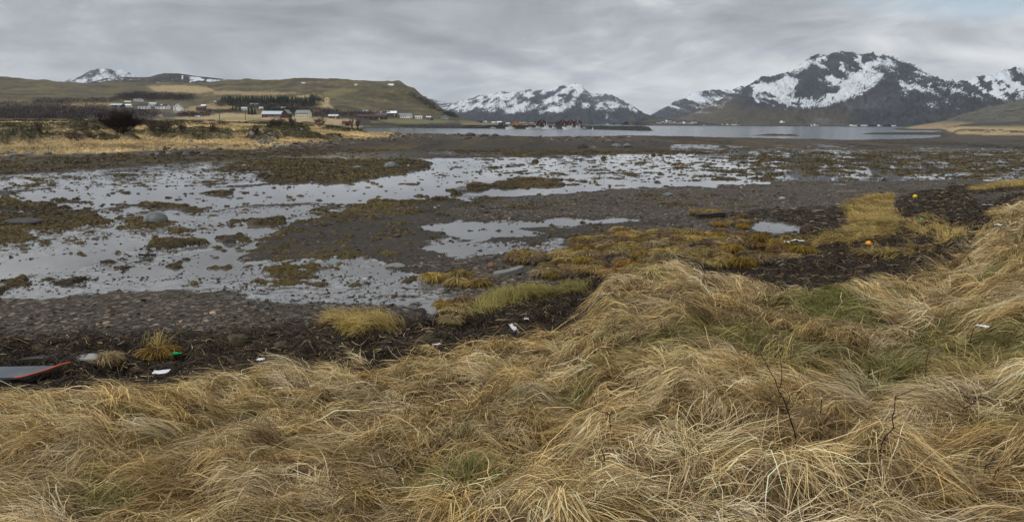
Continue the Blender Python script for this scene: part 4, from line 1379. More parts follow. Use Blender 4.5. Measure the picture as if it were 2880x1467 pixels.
# ---- rounded yellow tussocks on the shingle (things)
def tussock_mesh(seed, R=.31, H=.28, n=420, tint=(.40, .285, .075), wd=.014):
    global rng
    keep = rng
    rng = np.random.default_rng(seed)
    th_ = rng.uniform(0, 6.283, n)
    r = np.sqrt(rng.random(n)) * R * .55
    root = np.stack([r * np.cos(th_), r * np.sin(th_), H * (.95 - (r / R) ** 2 * .9)], -1)
    phi = th_ + rng.normal(0, .45, n) + .35
    c = np.array([tint]) * np.clip(rng.normal(1, .28, n), .4, 1.7)[:, None]
    q = rng.random(n) < .18
    c[q] *= np.array([.5, .45, .4])
    V, Q, C = strands('t', root, phi, rng.uniform(.0, .55, n), R * rng.uniform(.7, 1.25, n), wd * rng.uniform(.7, 1.3, n), c, 5, e1=-1.25, curl=.3, bow=1.0, ground=False)
    # mossy heart under the blades
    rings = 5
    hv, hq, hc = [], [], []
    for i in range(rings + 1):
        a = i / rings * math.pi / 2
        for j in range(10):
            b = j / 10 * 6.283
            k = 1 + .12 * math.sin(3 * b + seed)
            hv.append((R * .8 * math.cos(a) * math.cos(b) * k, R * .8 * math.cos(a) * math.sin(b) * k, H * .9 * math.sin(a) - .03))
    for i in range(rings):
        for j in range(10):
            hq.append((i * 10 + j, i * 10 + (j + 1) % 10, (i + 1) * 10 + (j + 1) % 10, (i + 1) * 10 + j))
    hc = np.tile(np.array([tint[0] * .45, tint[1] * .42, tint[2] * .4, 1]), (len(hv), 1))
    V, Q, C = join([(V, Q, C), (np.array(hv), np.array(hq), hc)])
    V[:, 2] = np.maximum(V[:, 2], -.06)
    rng = keep
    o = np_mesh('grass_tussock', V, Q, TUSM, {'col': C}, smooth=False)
    return o


def tussock_material():
    t = NT('tussock_blades')
    _, c = t.attr('col')
    inf = t.n('ShaderNodeObjectInfo').outputs['Random']
    hs = t.n('ShaderNodeHueSaturation')
    t.put(hs.inputs['Saturation'], t.ramp(inf, [(0, .75), (1, 1.15)]))
    t.put(hs.inputs['Value'], t.ramp(t.math('FRACT', t.math('MULTIPLY', inf, 7.31)), [(0, .5), (.5, .9), (1, 1.0)]))
    t.put(hs.inputs['Hue'], t.ramp(t.math('FRACT', t.math('MULTIPLY', inf, 3.77)), [(0, .482), (1, .512)]))
    t.l(c, hs.inputs['Color'])
    t.set(Base_Color=hs.outputs[0], Roughness=.6)
    t.b.inputs['Specular IOR Level'].default_value = .12
    return t.m


TUSM = tussock_material()
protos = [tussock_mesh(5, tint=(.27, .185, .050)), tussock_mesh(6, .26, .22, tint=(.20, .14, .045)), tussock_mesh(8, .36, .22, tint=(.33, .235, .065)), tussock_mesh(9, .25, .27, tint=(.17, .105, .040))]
used = [False] * 4
TL = ['rounded ochre grass tussock among others on the dark shingle', 'small brownish domed grass tussock among others on the shingle',
      'broad golden grass cushion among others on the dark shingle', 'tall brown domed tussock among yellow ones on the shingle']


def put_tussock(v, X, Y, sc, label=None, group='grass tussocks on the shingle', rz=None, dz=0):
    if not used[v]:
        o = protos[v]
        used[v] = True
    else:
        o = protos[v].copy()
        COL.objects.link(o)
    o.location = (X, Y, float(gz(X, Y)) - .02 + dz)
    o.rotation_euler = (0, 0, rng.uniform(0, 6.28) if rz is None else rz)
    o.scale = (sc * rng.uniform(.9, 1.2), sc * rng.uniform(.9, 1.2), sc * rng.uniform(.75, 1.1))
    return tag(o, label or TL[v], 'tussock', group if not label else None)


x, y = scatter(-8, 45, 12, 52, .60)
k, px, py = in_view(x, y, 0)
k &= rng.random(len(x)) < look(R_TUS, px, py) * .92
x, y, px = x[k], y[k], px[k]
o_ = np.argsort(y)[:285]
for X, Y, P in zip(x[o_], y[o_], px[o_]):
    v = int(rng.choice([0, 1, 2, 3], p=[.36, .22, .32, .10] if P < 2080 else [.2, .3, .1, .4]))
    put_tussock(v, X, Y, float(rng.uniform(.75, 1.25)))
print('tussocks', len(o_))


# ---- shingle: flat stones on the near beach
def stones(x, y, size, c, sink=.35, flatn=.38):
    n = len(x)
    A = np.array([(math.cos(a), math.sin(a)) for a in np.linspace(0, 2 * math.pi, 7)[:-1]])
    jit = rng.uniform(.72, 1.25, (n, 6))
    rz = rng.uniform(0, 6.28, n)
    asp = rng.uniform(.55, 1.0, n)
    bx = A[None, :, 0] * jit * size[:, None]
    by = A[None, :, 1] * jit * (size * asp)[:, None]
    cr, sr = np.cos(rz)[:, None], np.sin(rz)[:, None]
    X_, Y_ = bx * cr - by * sr, bx * sr + by * cr
    th_ = size * flatn * rng.uniform(.6, 1.5, n)
    tx, ty = rng.normal(0, .22, n)[:, None], rng.normal(0, .22, n)[:, None]
    g = gz(x, y)[:, None]
    V = []
    for k_, (f_, zf) in enumerate(((1.0, 0.0), (.96, .65), (.62, 1.0))):
        xx, yy = X_ * f_, Y_ * f_
        zz = th_[:, None] * (zf - sink) + xx * tx + yy * ty + g
        V.append(np.stack([x[:, None] + xx, y[:, None] + yy, zz], -1))
    V = np.concatenate(V, 1)                     # n,18,3
    q = []
    for r in range(2):
        for i in range(6):
            q.append((r * 6 + i, r * 6 + (i + 1) % 6, r * 6 + 6 + (i + 1) % 6, r * 6 + 6 + i))
    q += [(12, 13, 14, 15), (12, 15, 16, 17)]
    Q = (np.arange(n) * 18)[:, None, None] + np.array(q)[None]
    C = np.repeat(np.concatenate([c, np.ones((n, 1))], 1), 18, axis=0)
    return V.reshape(-1, 3), Q.reshape(-1, 4), C


PALE = np.array([(.024, .022, .018), (.045, .039, .030), (.085, .070, .050), (.015, .014, .013), (.20, .165, .12), (.085, .050, .030), (.045, .048, .046), (.055, .040, .027)]) * np.array([1.12, .96, .80])
parts = []
for (ya, yb_, sp, s0, s1, keep_) in ((8, 16, .125, .028, .085, .92), (16, 26, .20, .035, .10, .8), (26, 48, .36, .05, .13, .62), (48, 75, .7, .08, .2, .4)):
    x, y = scatter(-yb_ * .9, yb_ * .95, ya, yb_, sp)
    k, px, py = in_view(x, y, 80)
    gv = np.maximum(gz(x, y, M3[..., 2]), (gz(x, y, wrack) < .5) * (gz(x, y, thatch) < .2) * .55)
    gv = gv * (1 - gz(x, y, pool)) * (1 - .75 * (look(R_WET, px, py) > .5))
    k &= (rng.random(len(x)) < gv * keep_) & (gz(x, y, thatch) < .3) & (gz(x, y, wrack) < .6)
    x, y = x[k], y[k]
    n = len(x)
    sz = s0 + (s1 - s0) * rng.random(n) ** 2.6
    c = PALE[rng.choice(len(PALE), n, p=[.2, .2, .13, .17, .05, .07, .1, .08])] * np.clip(rng.normal(1, .25, n), .5, 1.7)[:, None]
    parts.append(stones(x, y, sz, c))
x, y = scatter(-190, 40, 78, 330, .95)
k, px, py = in_view(x, y, 40)
fr_ = gz(x, y, far)
k &= (((fr_ > .03) & (fr_ < 1.05)) & (rng.random(len(x)) < .16 * sst(.45, .6, fbm(x * .06, y * .06, 3, 820)))) | ((fr_ > .25) & (fr_ < 1.0) & (px < 1050) & (rng.random(len(x)) < .10))
x, y = x[k], y[k]
n = len(x)
c = PALE[rng.choice(len(PALE), n, p=[.2, .2, .16, .2, .06, .02, .1, .06])] * np.clip(rng.normal(1.2, .3, n), .5, 2)[:, None]
parts.append(stones(x, y, .16 + .55 * rng.random(n) ** 3 + .0006 * y, c, .3, .55))
for (ya, yb_, sp, s0, s1, keep_) in ((13, 24, .17, .02, .07, .8), (24, 40, .30, .03, .10, .7), (40, 90, .75, .06, .2, .55)):
    x, y = scatter(-yb_ * .9, yb_ * .95, ya, yb_, sp)
    k, px, py = in_view(x, y, 60)
    wv = np.maximum(look(R_WET, px, py), .25 * (gz(x, y, pool) > .1)) * (1 - gz(x, y, kelp)) * (gz(x, y, far) < .3)
    pat = sst(.38, .62, fbm(x * .5, y * .5, 4, 810, .65))
    k &= (rng.random(len(x)) < wv * keep_ * pat) & (gz(x, y, thatch) < .1)
    x, y = x[k], y[k]
    n = len(x)
    c = np.array([(.018, .015, .011)]) * np.clip(rng.normal(1, .4, n), .4, 2.4)[:, None]
    parts.append(stones(x, y, s0 + (s1 - s0) * rng.random(n) ** 3, c, .25, .5))
V, Q, C = join(parts)
tag(np_mesh('shingle', V, Q, STONEM, {'col': C}, smooth=False), 'flat grey and brown beach stones below the grassy bank', 'shingle', kind='stuff')
print('shingle', len(V) // 18)
# ================================================================== THINGS
def paint(nm, c, **k): return simple(nm, c, **k)


MW = paint('white_boards', (.82, .83, .83), rough=.6, var=.08)
MCREAM = paint('cream_boards', (.66, .64, .52), rough=.6, var=.08)
MRED = paint('red_boards', (.19, .022, .022), rough=.7)
MDRED = paint('dark_red_boards', (.075, .014, .012), rough=.75)
MBROWN = paint('weathered_brown_boards', (.075, .040, .036), rough=.85)
MORANGE = paint('orange_boards', (.48, .20, .035), rough=.7)
MPINK = paint('faded_pink_boards', (.42, .19, .14), rough=.7)
MBLUE = paint('navy_boards', (.035, .05, .12), rough=.6)
MGREYW = paint('grey_boards', (.30, .31, .32), rough=.8)
MSLATE = paint('dark_slate', (.035, .036, .04), rough=.6)
MGREYR = paint('grey_roof', (.20, .22, .205), rough=.7)
MLROOF = paint('pale_metal_roof', (.42, .50, .54), rough=.45)
MWROOF = paint('white_roof', (.75, .76, .77), rough=.5, var=.05)
MGLASS = paint('window_glass', (.03, .035, .045), rough=.1, spec=.6)
MWOOD = paint('grey_wood', (.12, .10, .08), rough=.85)
MBARK = paint('dark_bark', (.040, .028, .022), rough=.9, scale=30)
MBARK2 = paint('purple_brown_twigs', (.085, .060, .050), rough=.9, scale=10)
MTWIG = paint('black_twig', (.020, .015, .012), rough=.9, scale=40)
MFOUND = paint('concrete', (.24, .24, .23), rough=.9)


def spot(px, py, ymin=1.6, ymax=2500):
    return hit1(px, py, ymin=ymin, ymax=ymax)


def house(px, py, wpx, hpx, wall, roof, label, ymin=560, ymax=1400, gable=False, yaw=0.0, win=(3, 1), rows=1, depth=.62, group=None, chim=True, name='house', dormer=False,
          rise=.42, trim=None, Y=None, z=None, porch=False, door=True, X=None):
    """gabled building standing on the ground where the photo shows it"""
    if Y is None:
        X, Y, z = spot(px, py, ymin, ymax)
    else:
        X = at_depth(px, py, Y)[0]
        z = float(gz(X, Y)) if z is None else z
    Wd, H = wpx * Y / F, hpx * Y / F
    D = max(Wd * depth, 3.5)
    hw = H * (1 - rise)
    root = empty(name, (X, Y + D / 2, z - .25), yaw, label, 'house' if name != 'barn' and name != 'shed' else name, group)
    hx, hy = Wd / 2, D / 2
    H += .25; hw += .25
    m = MB()
    if gable:      # ridge runs away from the viewer
        pts = [(-hx, 0), (hx, 0), (hx, hw), (0, H), (-hx, hw)]
        m.add([(x_, -hy, z_) for x_, z_ in pts] + [(x_, hy, z_) for x_, z_ in pts], [(0, 1, 2, 3, 4), (9, 8, 7, 6, 5), (0, 5, 6, 1), (1, 6, 7, 2), (4, 9, 5, 0), (2, 7, 8, 3), (3, 8, 9, 4)])
    else:
        pts = [(-hy, 0), (hy, 0), (hy, hw), (0, H), (-hy, hw)]
        m.add([(-hx, y_, z_) for y_, z_ in pts] + [(hx, y_, z_) for y_, z_ in pts], [(4, 3, 2, 1, 0), (5, 6, 7, 8, 9), (0, 1, 6, 5), (1, 2, 7, 6), (4, 0, 5, 9), (2, 3, 8, 7), (3, 4, 9, 8)])
    m.build('wall', wall, root)
    ov, th = .45, .22
    r = MB()
    a, b = (hx, hy) if gable else (hy, hx)
    sl = (H - hw) / a
    for s in (-1, 1):
        e = a + ov
        pz = [(0, H + .03), (s * e, H + .03 - sl * e)]
        prof = [pz[0], pz[1], (pz[1][0], pz[1][1] + th), (0, H + .03 + th)]
        if gable: q = [(u, -b - ov, v) for u, v in prof] + [(u, b + ov, v) for u, v in prof]
        else: q = [(-b - ov, u, v) for u, v in prof] + [(b + ov, u, v) for u, v in prof]
        r.add(q, [(0, 1, 2, 3), (7, 6, 5, 4), (0, 4, 5, 1), (1, 5, 6, 2), (2, 6, 7, 3), (3, 7, 4, 0)])
    ro = r.build('roof', roof, root)
    if chim and Wd > 5:
        c = MB().box(-.35 + Wd * .12, .35 + Wd * .12, -.35, .35, H - .6, H + .9)
        c.build('chimney', MFOUND, ro)
    nc, _ = win
    fh = (hw - .5) / max(rows, 1)
    for rr in range(rows):
        for k in range(nc):
            cx_ = -hx + Wd * (k + .5) / nc
            z0 = .55 + rr * fh + fh * .28
            ww, wh = min(1.1, Wd / nc * .5), min(1.35, fh * .55)
            f_ = MB().box(cx_ - ww / 2 - .12, cx_ + ww / 2 + .12, -hy - .06, -hy + .02, z0 - .12, z0 + wh + .12).build('window', trim or MW if wall is not MW else MGREYW, root)
            MB().box(cx_ - ww / 2, cx_ + ww / 2, -hy - .10, -hy - .058, z0, z0 + wh).build('pane', MGLASS, f_)
    if gable and H - hw > 1.6:
        f_ = MB().box(-.75, .75, -hy - .06, -hy + .02, hw - .1, hw + 1.35).build('window', trim or MW if wall is not MW else MGREYW, root)
        MB().box(-.55, .55, -hy - .10, -hy - .058, hw + .1, hw + 1.15).build('pane', MGLASS, f_)
    if door:
        dx = hx * .55 if nc != 1 else -hx * .5
        MB().box(dx - .45, dx + .45, -hy - .07, -hy + .02, .25, 2.2).build('door', MGREYW if wall is MW else MW, root)
    if dormer:
        d = MB()
        dz = hw + (H - hw) * .25
        q = [(-1.4, dz), (1.4, dz), (1.4, dz + 1.2), (0, dz + 2.0), (-1.4, dz + 1.2)]
        d.add([(u, -hy * .85, v) for u, v in q] + [(u, 0, v) for u, v in q], [(0, 1, 2, 3, 4), (9, 8, 7, 6, 5), (0, 5, 6, 1), (1, 6, 7, 2), (4, 9, 5, 0), (2, 7, 8, 3), (3, 8, 9, 4)])
        dd = d.build('dormer', wall, root)
        MB().box(-.5, .5, -hy * .85 - .06, -hy * .85 + .01, dz + .3, dz + 1.25).build('window', MGLASS, dd)
    if porch:
        MB().box(hx * .1, hx * .8, -hy - 2.2, -hy - .005, .1, hw * .45).build('porch', wall, root)
    return root


# ---- farm and village on the left
bn = house(766, 331, 58, 17.5, MRED, MLROOF, 'long red barn with pale metal roof at its left end', 700, 950, win=(4, 1), chim=False, name='barn', depth=.38, rise=.45)
hx_ = 58 * bn.location.y / F / 2
e = MB()
q = [(-6, 0), (6, 0), (6, 4.6), (0, 8.2), (-6, 4.6)]
e.add([(hx_ + .05 + u * .55 + 3.5, -8.5, v) for u, v in q] + [(hx_ + .05 + u * .55 + 3.5, 5, v) for u, v in q], [(0, 1, 2, 3, 4), (9, 8, 7, 6, 5), (0, 5, 6, 1), (1, 6, 7, 2), (4, 9, 5, 0)])
ex = e.build('extension', MBROWN, bn)
e = MB()
e.add([(hx_ + .05 + u * .55 + 3.5, y_, v) for y_ in (-9, 5.4) for u, v in ((-6.8, 4.3), (0, 8.5), (6.8, 4.3), (6.8, 4.6), (0, 8.8), (-6.8, 4.6))],
      [(0, 1, 4, 5), (1, 2, 3, 4), (11, 10, 7, 6), (10, 9, 8, 7), (5, 4, 10, 11), (4, 3, 9, 10), (0, 6, 7, 1), (1, 7, 8, 2), (0, 5, 11, 6), (2, 8, 9, 3)])
e.build('roof', MGREYR, ex)
MB().box(-4, hx_ - 2, -8.6, -7.9 + 2, 0, 1.6).build('plinth', MFOUND, bn)
MB().box(-hx_ * .98, -hx_ * .1, -7.2, -6.9, 7.9, 8.0)
house(851, 331.5, 38, 20.5, MCREAM, MGREYR, 'large cream two storey house with grey roof beside the red barn', 700, 950, win=(7, 2), rows=2, yaw=-.18, rise=.36, depth=.6)
house(937, 333, 26, 10.5, MRED, MLROOF, 'small red house with pale roof right of the cream house', 700, 1000, win=(3, 1))
house(972, 349.5, 18, 11.2, MDRED, MDRED, 'small dark red boathouse at the head of the inlet', win=(1, 1), name='shed', chim=False, Y=690)
house(1043, 336, 86, 14, MBROWN, MBROWN, 'long weathered brown barn below the white farmhouse', 780, 1150, win=(6, 1), name='barn', chim=False, depth=.2, rise=.45)
house(1071, 327, 28, 13.5, MW, MSLATE, 'white farmhouse rising behind the long brown barn', 800, 1300, gable=False, win=(4, 2), rows=1, dormer=True)
house(1102, 326, 25, 13, MBLUE, MW, 'white and navy house right of the brown barn', 800, 1300, win=(3, 1), gable=False)
house(1093, 324, 11, 12, MW, MSLATE, 'narrow white gabled house touching the navy house', 850, 1300, gable=True, win=(1, 1))
house(1141, 332.5, 32, 13, MW, MGREYR, 'wide white house with grey roof on the green field', 800, 1200, win=(5, 1), porch=True)
house(1128, 328, 14, 8, MPINK, MGREYR, 'pink house half behind the wide white house', 900, 1300, win=(2, 1))
house(1177, 335, 19, 8, MW, MWROOF, 'low white box like house right of the wide white house', 800, 1200, win=(3, 1), rise=.2, chim=False)
house(1211, 338, 12, 5, MSLATE, MSLATE, 'little black shed on the green field', 850, 1200, win=(1, 1), name='shed', chim=False)
house(1205, 332, 13, 4.5, MGREYW, MWROOF, 'low grey shed with white roof above the black shed', 900, 1300, win=(2, 1), name='shed', chim=False)
house(1250, 336, 22, 11.5, MGREYW, MGREYR, 'pale grey house at the foot of the steep headland', 900, 1350, gable=True, win=(2, 1))
house(933, 316, 17, 8, MW, MSLATE, 'white house with dark roof on the slope above the small red house', 850, 1250, win=(2, 1))
house(890, 320, 17, 8.5, MW, MPINK, 'white house with reddish roof among dark trees', 850, 1250, win=(2, 1))
house(1029, 318, 15, 8, MGREYW, MLROOF, 'pale grey house on the slope left of the white farmhouse', 900, 1300, win=(2, 1))
house(1010, 322, 14, 8, MBROWN, MSLATE, 'dark brown house on the slope above the long barn', 900, 1300, win=(2, 1))
house(794, 306, 22, 4.5, MW, MWROOF, 'long low white roofed building above the red barn', 880, 1300, win=(3, 1), rise=.3, chim=False)
house(499, 312, 22, 20, MW, MGREYR, 'tall narrow white house standing alone on the field', 700, 1250, gable=True, win=(2, 2), rows=2, porch=True)
house(453, 307, 33, 14, MW, MSLATE, 'wide white house with black roof and dormer', 700, 1300, win=(4, 1), dormer=True, porch=True)
house(402, 306.5, 27, 15, MW, MSLATE, 'white house with dark roof left of the dormer house', 700, 1300, win=(3, 1))
house(359, 300.5, 16, 7, MW, MWROOF, 'small white house with white roof left of the dark roofed houses', 700, 1300, win=(3, 1), chim=False)
house(325, 300.5, 31, 8, MSLATE, MLROOF, 'long dark house with pale roof at the left end of the village', 700, 1300, win=(4, 1))
house(427, 297, 20, 8, MW, MLROOF, 'white house with pale roof behind the dark roofed houses', 800, 1400, win=(2, 1))
house(386, 285.5, 22, 7, MW, MGREYR, 'white house high above the village against the dark wood', 900, 1500, win=(3, 1))
house(358, 289, 16, 4, MGREYW, MWROOF, 'low building with bright roof above the village', 900, 1500, win=(2, 1), chim=False)
house(563, 310.5, 22, 9.5, MDRED, MBROWN, 'dark red house among bare bushes on the open field', 700, 1300, win=(2, 1))
house(572, 302, 12, 7.5, paint('green_boards', (.10, .17, .12)), MWROOF, 'green house with white roof behind the dark red house', 800, 1400, win=(1, 1))
house(686, 310, 14, 8, MW, MLROOF, 'white house between dark spruces', 800, 1300, win=(2, 1))
house(714, 299, 22, 8, MW, MLROOF, 'white house with pale roof above the spruce clump', 850, 1400, win=(3, 1))
house(734, 307, 9, 5.5, MW, MWROOF, 'tiny white house right of the spruce clump', 850, 1400, win=(1, 1), chim=False)
house(554, 331, 8, 4.5, MW, MWROOF, 'tiny white hut on the field by the road', 450, 1000, win=(1, 1), name='shed', chim=False)
house(448, 329, 12, 5, MW, MPINK, 'tiny white shed with reddish roof left of the hut by the road', 450, 1000, win=(1, 1), name='shed', chim=False)
house(604, 287, 6, 2.5, MW, MWROOF, 'white roofed hut high on the golden hill field', 900, 1600, win=(1, 1), name='shed', chim=False)

# ---- harbour: quay, breakwater, cabins, jetty, boats
QZ = 3.2
BWQ = paint('dark_quay_concrete', (.05, .05, .048), rough=.9)
qx0, qx1 = at_depth(1375, 350, 885)[0], at_depth(1650, 350, 885)[0]
tag(MB().box(qx0, qx1, 858, 950, SEA, QZ).build('quay', BWQ), 'low concrete quay under the red and orange cabins', 'quay')
bw = [(985, 357.4), (1100, 358.8), (1300, 361.0), (1400, 361.3), (1500, 361.8), (1640, 363.0), (1740, 365.6), (1806, 367.4)]
pts = np.array([at_z(p[0], p[1], -1.0) for p in bw], float)
seg = np.concatenate([[0], np.cumsum(np.hypot(*np.diff(pts, axis=0).T))])
ns = 420
tt = np.linspace(0, seg[-1], ns)
bx_, by_ = np.interp(tt, seg, pts[:, 0]), np.interp(tt, seg, pts[:, 1])
nx_, ny_ = -np.gradient(by_), np.gradient(bx_)
ln_ = np.hypot(nx_, ny_)
nx_, ny_ = nx_ / ln_, ny_ / ln_
prof = np.array([(-.6, -2.2), (.4, -1.0), (1.8, .2), (3.2, 1.5), (4.6, 2.7), (7, 2.95), (9.5, 2.8), (11, 1.4), (13, -.6), (14, -2.2)])
V = np.zeros((ns, len(prof), 3))
taper = np.clip((seg[-1] - tt) / 10, .05, 1)[:, None]
for j, (o_, zz) in enumerate(prof):
    jit = rng.normal(0, .38, (ns, 2)) * (0 if j in (0, 9) else 1)
    V[:, j, 0] = bx_ + nx_ * (o_ + jit[:, 0])
    V[:, j, 1] = by_ + ny_ * (o_ + jit[:, 0])
    V[:, j, 2] = (zz + 2.2) * taper[:, 0] ** .5 - 2.2 + jit[:, 1] * .7
i, j = np.meshgrid(np.arange(ns - 1), np.arange(len(prof) - 1), indexing='ij')
a = i * len(prof) + j
BWM = simple('dark_armour_rock', (.032, .031, .029), rough=.9, var=.75, scale=.55)
tag(np_mesh('breakwater', V.reshape(-1, 3), np.stack([a, a + len(prof), a + len(prof) + 1, a + 1], -1).reshape(-1, 4), BWM, smooth=False), 'long low breakwater of dark rocks across the inlet', 'breakwater')

HG = None
for (px, w, h, wl_, rf, gb, lab, kw) in (
    (1448, 19, 12.2, MORANGE, MBROWN, True, 'orange gabled cabin at the left end of the quay', {}),
    (1468, 20, 7.2, MORANGE, MGREYR, False, 'low orange boathouse with grey roof beside the orange cabin', {}),
    (1483, 8, 12.2, MORANGE, MBROWN, True, 'narrow orange gable with steep roof among low boathouses', {'rise': .6}),
    (1497, 19, 6.4, MPINK, MGREYR, False, 'low reddish boathouse left of the dark red cabins', {}),
    (1508, 9, 14.6, MDRED, MSLATE, True, 'narrow dark red cabin at the left of the cabin row', {}),
    (1524, 23, 14.8, MDRED, MSLATE, True, 'widest dark red cabin with pale gable window', {}),
    (1549, 17, 7.5, MGREYW, MSLATE, False, 'low pale grey shed with dark roof between the red cabins', {}),
    (1562, 11, 8.5, MDRED, MDRED, False, 'low dark red shed with red roof beside the black spire', {}),
    (1582, 20, 14.8, MDRED, MSLATE, True, 'dark red gabled cabin right of the black spire', {}),
    (1604, 19, 14.8, MDRED, MBROWN, True, 'dark red gabled cabin second from the end of the quay', {}),
    (1625, 21, 14.6, MDRED, MSLATE, True, 'dark red gabled cabin at the outer end of the quay', {}),
    (1412, 17, 6.5, MDRED, MSLATE, False, 'low dark red house at the landward end of the quay', {}),
    (1427, 13, 5.5, MPINK, MLROOF, False, 'small pink house left of the orange cabin', {})):
    house(px, 351.6, w, h, wl_, rf, lab, gable=gb, win=(2 if w > 12 else 1, 1), Y=885, z=QZ + .22, chim=False, depth=.9 if gb else .5, name='cabin', **kw)['category'] = 'cabin'
sp = empty('spire', (at_depth(1568.5, 350, 875)[0], 875, QZ), 0, 'thin black pointed spire between the red cabins', 'spire')
MB().tube((0, 0, 0), (0, 0, 3.2), .8, .7, 6).build('shaft', MSLATE, sp)
MB().tube((0, 0, 3.2), (0, 0, 6.4), .95, .04, 6).build('roof', MSLATE, sp)
house(1404, 347.5, 12, 5.5, MW, MWROOF, 'white house behind the harbour on the green point', 860, 1120, win=(2, 1), chim=False)
house(1388, 347, 9, 4, MGREYW, MWROOF, 'low pale house on the green point behind the harbour', 860, 1120, win=(1, 1), chim=False)
house(1365, 345, 8, 4, MW, MLROOF, 'tiny white house near the middle of the green point', 860, 1120, win=(1, 1), chim=False)
house(1350, 345, 12, 5.5, MSLATE, MSLATE, 'dark house at the left of the green point', 860, 1120, win=(1, 1), chim=False)
house(1419, 346.5, 9, 5, MBROWN, MSLATE, 'dark brown house on the green point behind the harbour', 860, 1120, win=(1, 1), chim=False)

MHULLW = paint('white_hull', (.76, .77, .78), rough=.3, var=.04)
MHULLC = paint('cream_hull', (.62, .62, .50), rough=.35, var=.05)
MHULLD = paint('dark_hull', (.05, .07, .12), rough=.35, var=.1)


def boat(px, py, wpx, hpx, hull, label, heading=0.0, mast=0.0, cab=(.0, .42), blue=False, name='motor_boat'):
    X, Y = at_z(px, py, -1.0)
    X, Y = float(X), float(Y)
    wpx, hpx = wpx * 1.18, hpx * 1.15
    L = wpx * Y / F
    B, fb = L * .3, L * .13 + .25
    H = hpx * Y / F
    root = empty(name, (X, Y, -1.0), heading, label, 'boat', 'boats moored off the quay')
    rings = []
    for t_, b_, z0, z1 in ((-.5, .78, -.15, 1.0), (-.25, .98, -.25, .95), (.05, 1.0, -.28, 1.0), (.28, .78, -.22, 1.15), (.42, .42, -.1, 1.35), (.5, .04, .35, 1.55)):
        x_, y_ = t_ * L, b_ * B / 2
        rings.append([(x_, -y_, z1 * fb), (x_, -y_ * .78, z0 * fb + .1), (x_, 0, z0 * fb), (x_, y_ * .78, z0 * fb + .1), (x_, y_, z1 * fb)])
    hu = MB().loft(rings).build('hull', hull, root)
    MB().loft([[(x_, -y_ * 1.04, z_), (x_, -y_ * 1.04, z_ + .09), (x_, y_ * 1.04, z_ + .09), (x_, y_ * 1.04, z_)] for x_, y_, z_ in
               [(r[0][0], abs(r[0][1]), r[0][2]) for r in rings]]).build('gunwale', MHULLD if blue else MGREYW, hu)
    c0, c1 = cab
    ch = max(H - fb * 1.2, 1.0)
    x0, x1 = (c0 - .22) * L, (c0 + .2) * L
    MB().add([(x0, -B * .33, fb), (x1 + ch * .35, -B * .33, fb), (x1 + ch * .35, B * .33, fb), (x0, B * .33, fb), (x0 + .1, -B * .28, fb + ch), (x1 - .1, -B * .28, fb + ch), (x1 - .1, B * .28, fb + ch), (x0 + .1, B * .28, fb + ch)],
             [(0, 1, 5, 4), (1, 2, 6, 5), (2, 3, 7, 6), (3, 0, 4, 7), (4, 5, 6, 7)]).build('cabin', MHULLW if hull is not MHULLC else hull, root)
    MB().box(x0 + .25, x1 - .05, -B * .33 - .03, B * .33 + .03, fb + ch * .5, fb + ch * .82).build('window', MGLASS, root)
    if mast:
        mb = MB().tube((0, 0, fb), (0, 0, mast * Y / F), .09, .05, 6)
        mb.build('mast', MHULLW, root)
    return root


boat(1386, 362.3, 14, 5.4, MHULLC, 'small cream cabin boat alone at the left end of the jetty', .05)
boat(1435, 363.3, 22, 8.5, MHULLW, 'white cabin cruiser left of the other boats', math.pi - .15)
boat(1491, 364.2, 20, 7, MHULLW, 'white motor boat with blue gunwale right of the cabin cruiser', math.pi + .1, blue=True)
boat(1513, 363.4, 22, 8, MHULLW, 'white motor boat in front of the widest red cabin', .2, mast=13)
boat(1537, 363.4, 21, 9.5, MHULLW, 'white fishing boat in front of the pale grey shed', math.pi - .3, mast=17, name='fishing_boat')
boat(1557, 363.6, 15, 7.5, MHULLW, 'small white boat with a thin mast beside the black spire', .4, mast=19)
boat(1582, 363.4, 9, 6.5, MHULLD, 'dark hulled boat seen end on among the white ones', 1.3)
boat(1602, 364.4, 30, 10.5, MHULLW, 'largest white boat moored near the end of the quay', math.pi - .06, mast=16, name='fishing_boat')
boat(1626, 364.0, 21, 10, MHULLW, 'white boat with the tallest mast at the quay end', math.pi + .12, mast=30, name='fishing_boat')
boat(1644, 364.6, 10, 7, MHULLD, 'small dark boat past the end of the quay', .3)
boat(1667, 365.6, 7, 6.5, MHULLW, 'tiny white boat floating beside the breakwater', 1.1)
boat(1980, 354.0, 8, 3.5, MHULLW, 'tiny white boat far out on the sound', 0.1)
j0, j1 = at_z(1364, 362.0, -1), at_z(1532, 364.8, -1)
jt = empty('floating_jetty', (float(j0[0]), float(j0[1]), -1.0), math.atan2(float(j1[1] - j0[1]), float(j1[0] - j0[0])), 'long low floating jetty in front of the breakwater', 'jetty')
JL = math.hypot(float(j1[0] - j0[0]), float(j1[1] - j0[1]))
MB().box(0, JL, -1.1, 1.1, -.1, .42).build('deck', MWOOD, jt)
for k in range(6):
    MB().tube((JL * (k + .4) / 6, 1.25, -1.4), (JL * (k + .4) / 6, 1.25, 2.0), .12, n=6).build('pile', MWOOD, jt)
for k, (px, top, lab) in enumerate(((1537, 340, 'thin white flagpole among the red cabins'), (1623, 329, 'tall white flagpole at the outer quay'))):
    X = at_depth(px, 350, 865)[0]
    tag(MB().tube((X, 865, QZ), (X, 865, float(at_depth(px, top, 865)[1])), .12, .05, 6).build('flagpole', MHULLW), lab, 'flagpole')

